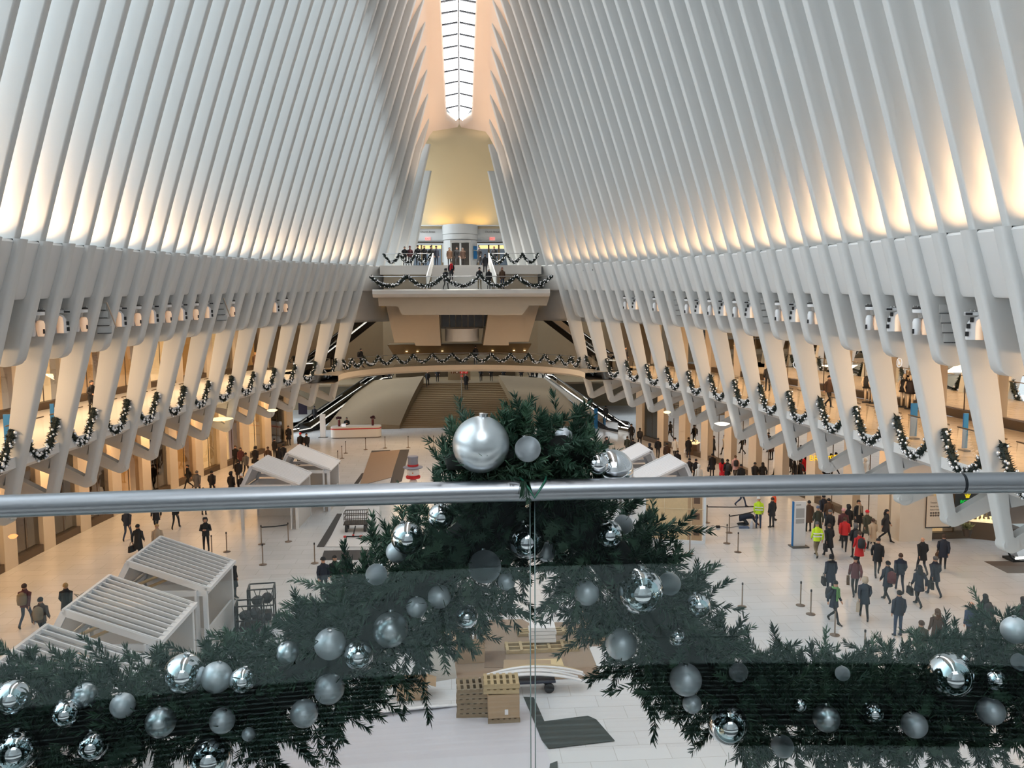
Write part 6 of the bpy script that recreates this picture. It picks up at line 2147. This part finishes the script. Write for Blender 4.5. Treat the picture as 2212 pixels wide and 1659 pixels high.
# the kneeling figure with its tools
def kneeler(pos, deg):
    J = {'pelvis': ((0, .25, .42), (.15, .13)), 'waist': ((0, .08, .5), (.15, .12)), 'chest': ((0, -.14, .52), (.17, .12)), 'up': ((0, -.28, .5), (.11, .09)), 'neck': ((0, -.36, .47), .06), 'jaw': ((0, -.42, .43), .072), 'skull': ((0, -.5, .43), (.085, .09)), 'crown': ((0, -.57, .44), .06)}
    E = [('pelvis', 'waist'), ('waist', 'chest'), ('chest', 'up'), ('up', 'neck'), ('neck', 'jaw'), ('jaw', 'skull'), ('skull', 'crown')]
    for s, sg in (('l', -1), ('r', 1)):
        J['sh' + s] = ((sg * .19, -.26, .48), .07); J['el' + s] = ((sg * .24, -.4, .25), .05); J['wr' + s] = ((sg * .16, -.58, .09), .034); J['pa' + s] = ((sg * .15, -.65, .05), (.035, .022))
        J['hp' + s] = ((sg * .11, .22, .36), .1); J['kn' + s] = ((sg * .15, -.05, .09), .07); J['an' + s] = ((sg * .13, .4, .08), .045); J['to' + s] = ((sg * .13, .55, .05), .035)
        E += [('up', 'sh' + s), ('sh' + s, 'el' + s), ('el' + s, 'wr' + s), ('wr' + s, 'pa' + s), ('pelvis', 'hp' + s), ('hp' + s, 'kn' + s), ('kn' + s, 'an' + s), ('an' + s, 'to' + s)]
        for i, off in enumerate((-.028, -.01, .01, .028)):
            J['f%d%s' % (i, s)] = ((sg * .15 + off, -.72, .028), .009); E.append(('pa' + s, 'f%d%s' % (i, s)))
        J['t' + s] = ((sg * .15 - sg * .05, -.66, .03), .01); E.append(('pa' + s, 't' + s))
    me = skin_mesh('person', J, E); reg = region(J, E, me)
    for m_ in (skin_m, cm('n'), cm('d'), shoe_m): me.materials.append(m_)
    me.polygons.foreach_set('material_index', reg); me.polygons.foreach_set('use_smooth', [True] * len(me.polygons))
    o = bpy.data.objects.new('person', me); COL.objects.link(o)
    z = min(v.co.z for v in me.vertices)
    o.location = (pos.x, pos.y, -z + .003); o.rotation_euler = (0, 0, math.radians(deg))
    mb = MB()
    rows = []
    for y, zc, rx, rz_ in ((.42, .38, .19, .17), (.25, .44, .21, .19), (.05, .52, .2, .17), (-.15, .54, .22, .16), (-.28, .51, .2, .13), (-.36, .48, .1, .09)):
        rows.append([Vector((rx * math.cos(a), y, zc + rz_ * math.sin(a))) for a in np.linspace(0, 2 * PI, 17)])
    mb.grid(rows); mb.build('coat', cm('n'), o, smooth=1)
    mb = MB(); mb.ball((0, -.5, .45), .105, 12, 8); mb.build('hair', cm('k'), o, smooth=1)
    tag(o, 'person in dark navy kneeling bent over on the floor beside the yellow worker', 'person', 'people in the hall')
kneeler(onz(1614, 1134, 0), 80)
p = onz(1624, 1141, 0)
t = thing('spray_bottle', 'pale plastic bottle standing beside the kneeling person', 'bottle', p)
mb = MB(); mb.lathe([(.1, 0), (.11, .02), (.11, .25), (.05, .33), (.05, .38), (0, .39)], (0, 0, 0), 12); mb.build('body', mat('bottle_pale', (190, 190, 196), .3), t, smooth=40)
mb = MB(); mb.lathe([(.06, .38), (.06, .44), (0, .45)], (0, 0, 0), 10); mb.build('cap', whb, t, smooth=40)
p = onz(1606, 1140, 0); mb = MB(); mb.prism([(p.x - .3, p.y - .15, .0), (p.x + .25, p.y - .2, .0), (p.x + .3, p.y + .1, .0), (p.x - .2, p.y + .12, .0)], (0, 0, .07)); tag(mb.build('tool_cloth', cm('B')), 'crumpled blue grey cloth on the floor before the kneeling person', 'cloth')
p = onz(1551, 1140, 0); mb = MB(); mb.box((p.x, p.y, .06), (.2, .16, .12)); tag(mb.build('junction_box', fx_dark), 'small dark cable box lying on the floor by the plywood stall', 'box')
pts = [onz(x, y, .015) for x, y in ((1532, 1137), (1540, 1135), (1550, 1139), (1560, 1137), (1575, 1140), (1592, 1137), (1600, 1139))]
mb = MB(); mb.tube(pts, .012, 5); tag(mb.build('cable', fx_dark, smooth=1), 'thin dark cable snaking on the floor between stall and workers', 'cable')
# stroller of the blond person
p = onz(165, 1345, 0)
t = thing('stroller', 'dark stroller pushed by the blond person behind the front stall', 'stroller', (p.x + .35, p.y + .65, 0), 2.6)
mb = MB(); mb.prism([(-.25, -.3, .4), (-.25, .3, .4), (-.25, .35, .95), (-.25, .1, 1.0), (-.25, -.3, .6)], (.5, 0, 0)); mb.build('seat', fx_dark, t)
for x in (-.27, .27):
    for y in (-.3, .35):
        mb = MB(); mb.lathe([(.05, -.02), (.12, -.02), (.12, .02), (.05, .02)], (0, 0, 0), 12); o = mb.build('wheel', mat('tyre', (40, 40, 42), .6), t); o.location = (x, y, .12); o.rotation_euler = (0, PI / 2, 0)
mb = MB()
for x in (-.27, .27): mb.bar((x, -.3, .12), (x, .35, .8), .03); mb.bar((x, .35, .12), (x, -.1, .6), .03); mb.bar((x, .35, .8), (x, .55, 1.05), .03)
mb.bar((-.27, .55, 1.05), (.27, .55, 1.05), .035); mb.build('frame', fx_grey, t)
# ================================================================== light
w = bpy.data.worlds.new('sky'); scene.world = w
w.use_nodes = True
nt = w.node_tree
bg = nt.nodes['Background']
tc = nt.nodes.new('ShaderNodeTexCoord')
vm = nt.nodes.new('ShaderNodeVectorMath'); vm.operation = 'DOT_PRODUCT'
vm.inputs[1].default_value = Vector((-.78, -.42, .46)).normalized()
nt.links.new(tc.outputs['Generated'], vm.inputs[0])
rp = nt.nodes.new('ShaderNodeValToRGB')
rp.color_ramp.elements[0].position = .5
rp.color_ramp.elements[0].color = (.11, .12, .125, 1)
rp.color_ramp.elements[1].position = .95
rp.color_ramp.elements[1].color = (.92, 1.04, 1.12, 1)
ma = nt.nodes.new('ShaderNodeMath'); ma.operation = 'MULTIPLY_ADD'
ma.inputs[1].default_value = .5; ma.inputs[2].default_value = .5
nt.links.new(vm.outputs['Value'], ma.inputs[0])
nt.links.new(ma.outputs[0], rp.inputs['Fac'])
nt.links.new(rp.outputs['Color'], bg.inputs['Color'])
bg.inputs['Strength'].default_value = 3.8

WARM = (1.0, .66, .34)
WARM2 = (1.0, .61, .32)
# uplights on the ledge, one per bay
for side in (-1, 1):
    for k in range(-9, 27):
        y = Y0 + SP * k + .5 + .3
        z = zledge(y) + .1
        x = front(y, z) + .5
        for pw, tilt, sp in ((34, .35, 115), (24, .25, 48)):
            lamp('AREA', (side * x, y, z), pw * (1.0 if side < 0 else .8), WARM2, .35, .6, aim=(side * .03, tilt, 1), name='uplight', spread=math.radians(sp))
# shop light under the balconies and on them
for side in (-1, 1):
    for i in range(13):
        y = 6 + i * 5.2
        x = oval(y, 20.7, 60)
        lamp('AREA', (side * x, y, 4.9), 150 if side < 0 else 85, (1, .57, .26), 2.5, 2.0, aim=(0, 0, -1), name='shop_light')
        x = oval(y, 20.0, 60)
        lamp('AREA', (side * x, y, 10.5), 400 if side < 0 else 330, (1, .66, .38), 2.5, 2.2, aim=(-side * .75, .55, -1), name='balcony_light')
for sd in (-1, 1):
    lamp('AREA', (sd * 1.6, 79.9, 19.85), 30, (1, .62, .17), 2.2, .4, aim=(0, .35, 1), name='vault_cove')
for sd in (-1, 1):
    for yy in (62, 66, 70, 74):
        lamp('AREA', (sd * 3.4, yy - 2, 18.5), 48, (1, .7, .48), .6, .6, aim=(-sd * 1.6, 2, 20), name='spine_fill', spread=math.radians(40))  # unseen lamps hung in mid-air, added to warm the spine ceiling
    lamp('AREA', (sd * 4.5, 72.5, 5.9), 260, (1, .66, .36), 3, 2, aim=(0, -.5, -1), name='bridge_fill')  # unseen fill added below the bridge to warm the far floor
    lamp('AREA', (sd * 5, 64, 11.5), 140, (1, .7, .42), 3, 3, aim=(0, 0, -1), name='far_floor_fill')  # second unseen fill, added above the far floor
lamp('AREA', (0, 72.5, 22.5), 900, (1, .93, .84), 4, 2, aim=(0, -.1, -1), name='landing_fill', spread=math.radians(110))  # unseen lamp added to brighten the far landings
lamp('AREA', (0, -5, 19), 260, (.94, .97, 1), 5, 4, aim=(0, .75, -1), name='near_fill')  # unseen lamp added behind the camera to lift the bauble fronts
scene.view_settings.view_transform = 'Standard'
scene.view_settings.look = 'None'
scene.view_settings.exposure = 0.0
cy = scene.cycles
cy.use_denoising = True
try:
    cy.denoiser = 'OPENIMAGEDENOISE'
except Exception:
    pass
cy.use_adaptive_sampling = True
cy.adaptive_threshold = .09
cy.adaptive_min_samples = 12
cy.max_bounces = 5
cy.diffuse_bounces = 2
cy.glossy_bounces = 3
cy.transmission_bounces = 4
cy.transparent_max_bounces = 10
cy.sample_clamp_indirect = 4
cy.caustics_reflective = False
cy.caustics_refractive = False
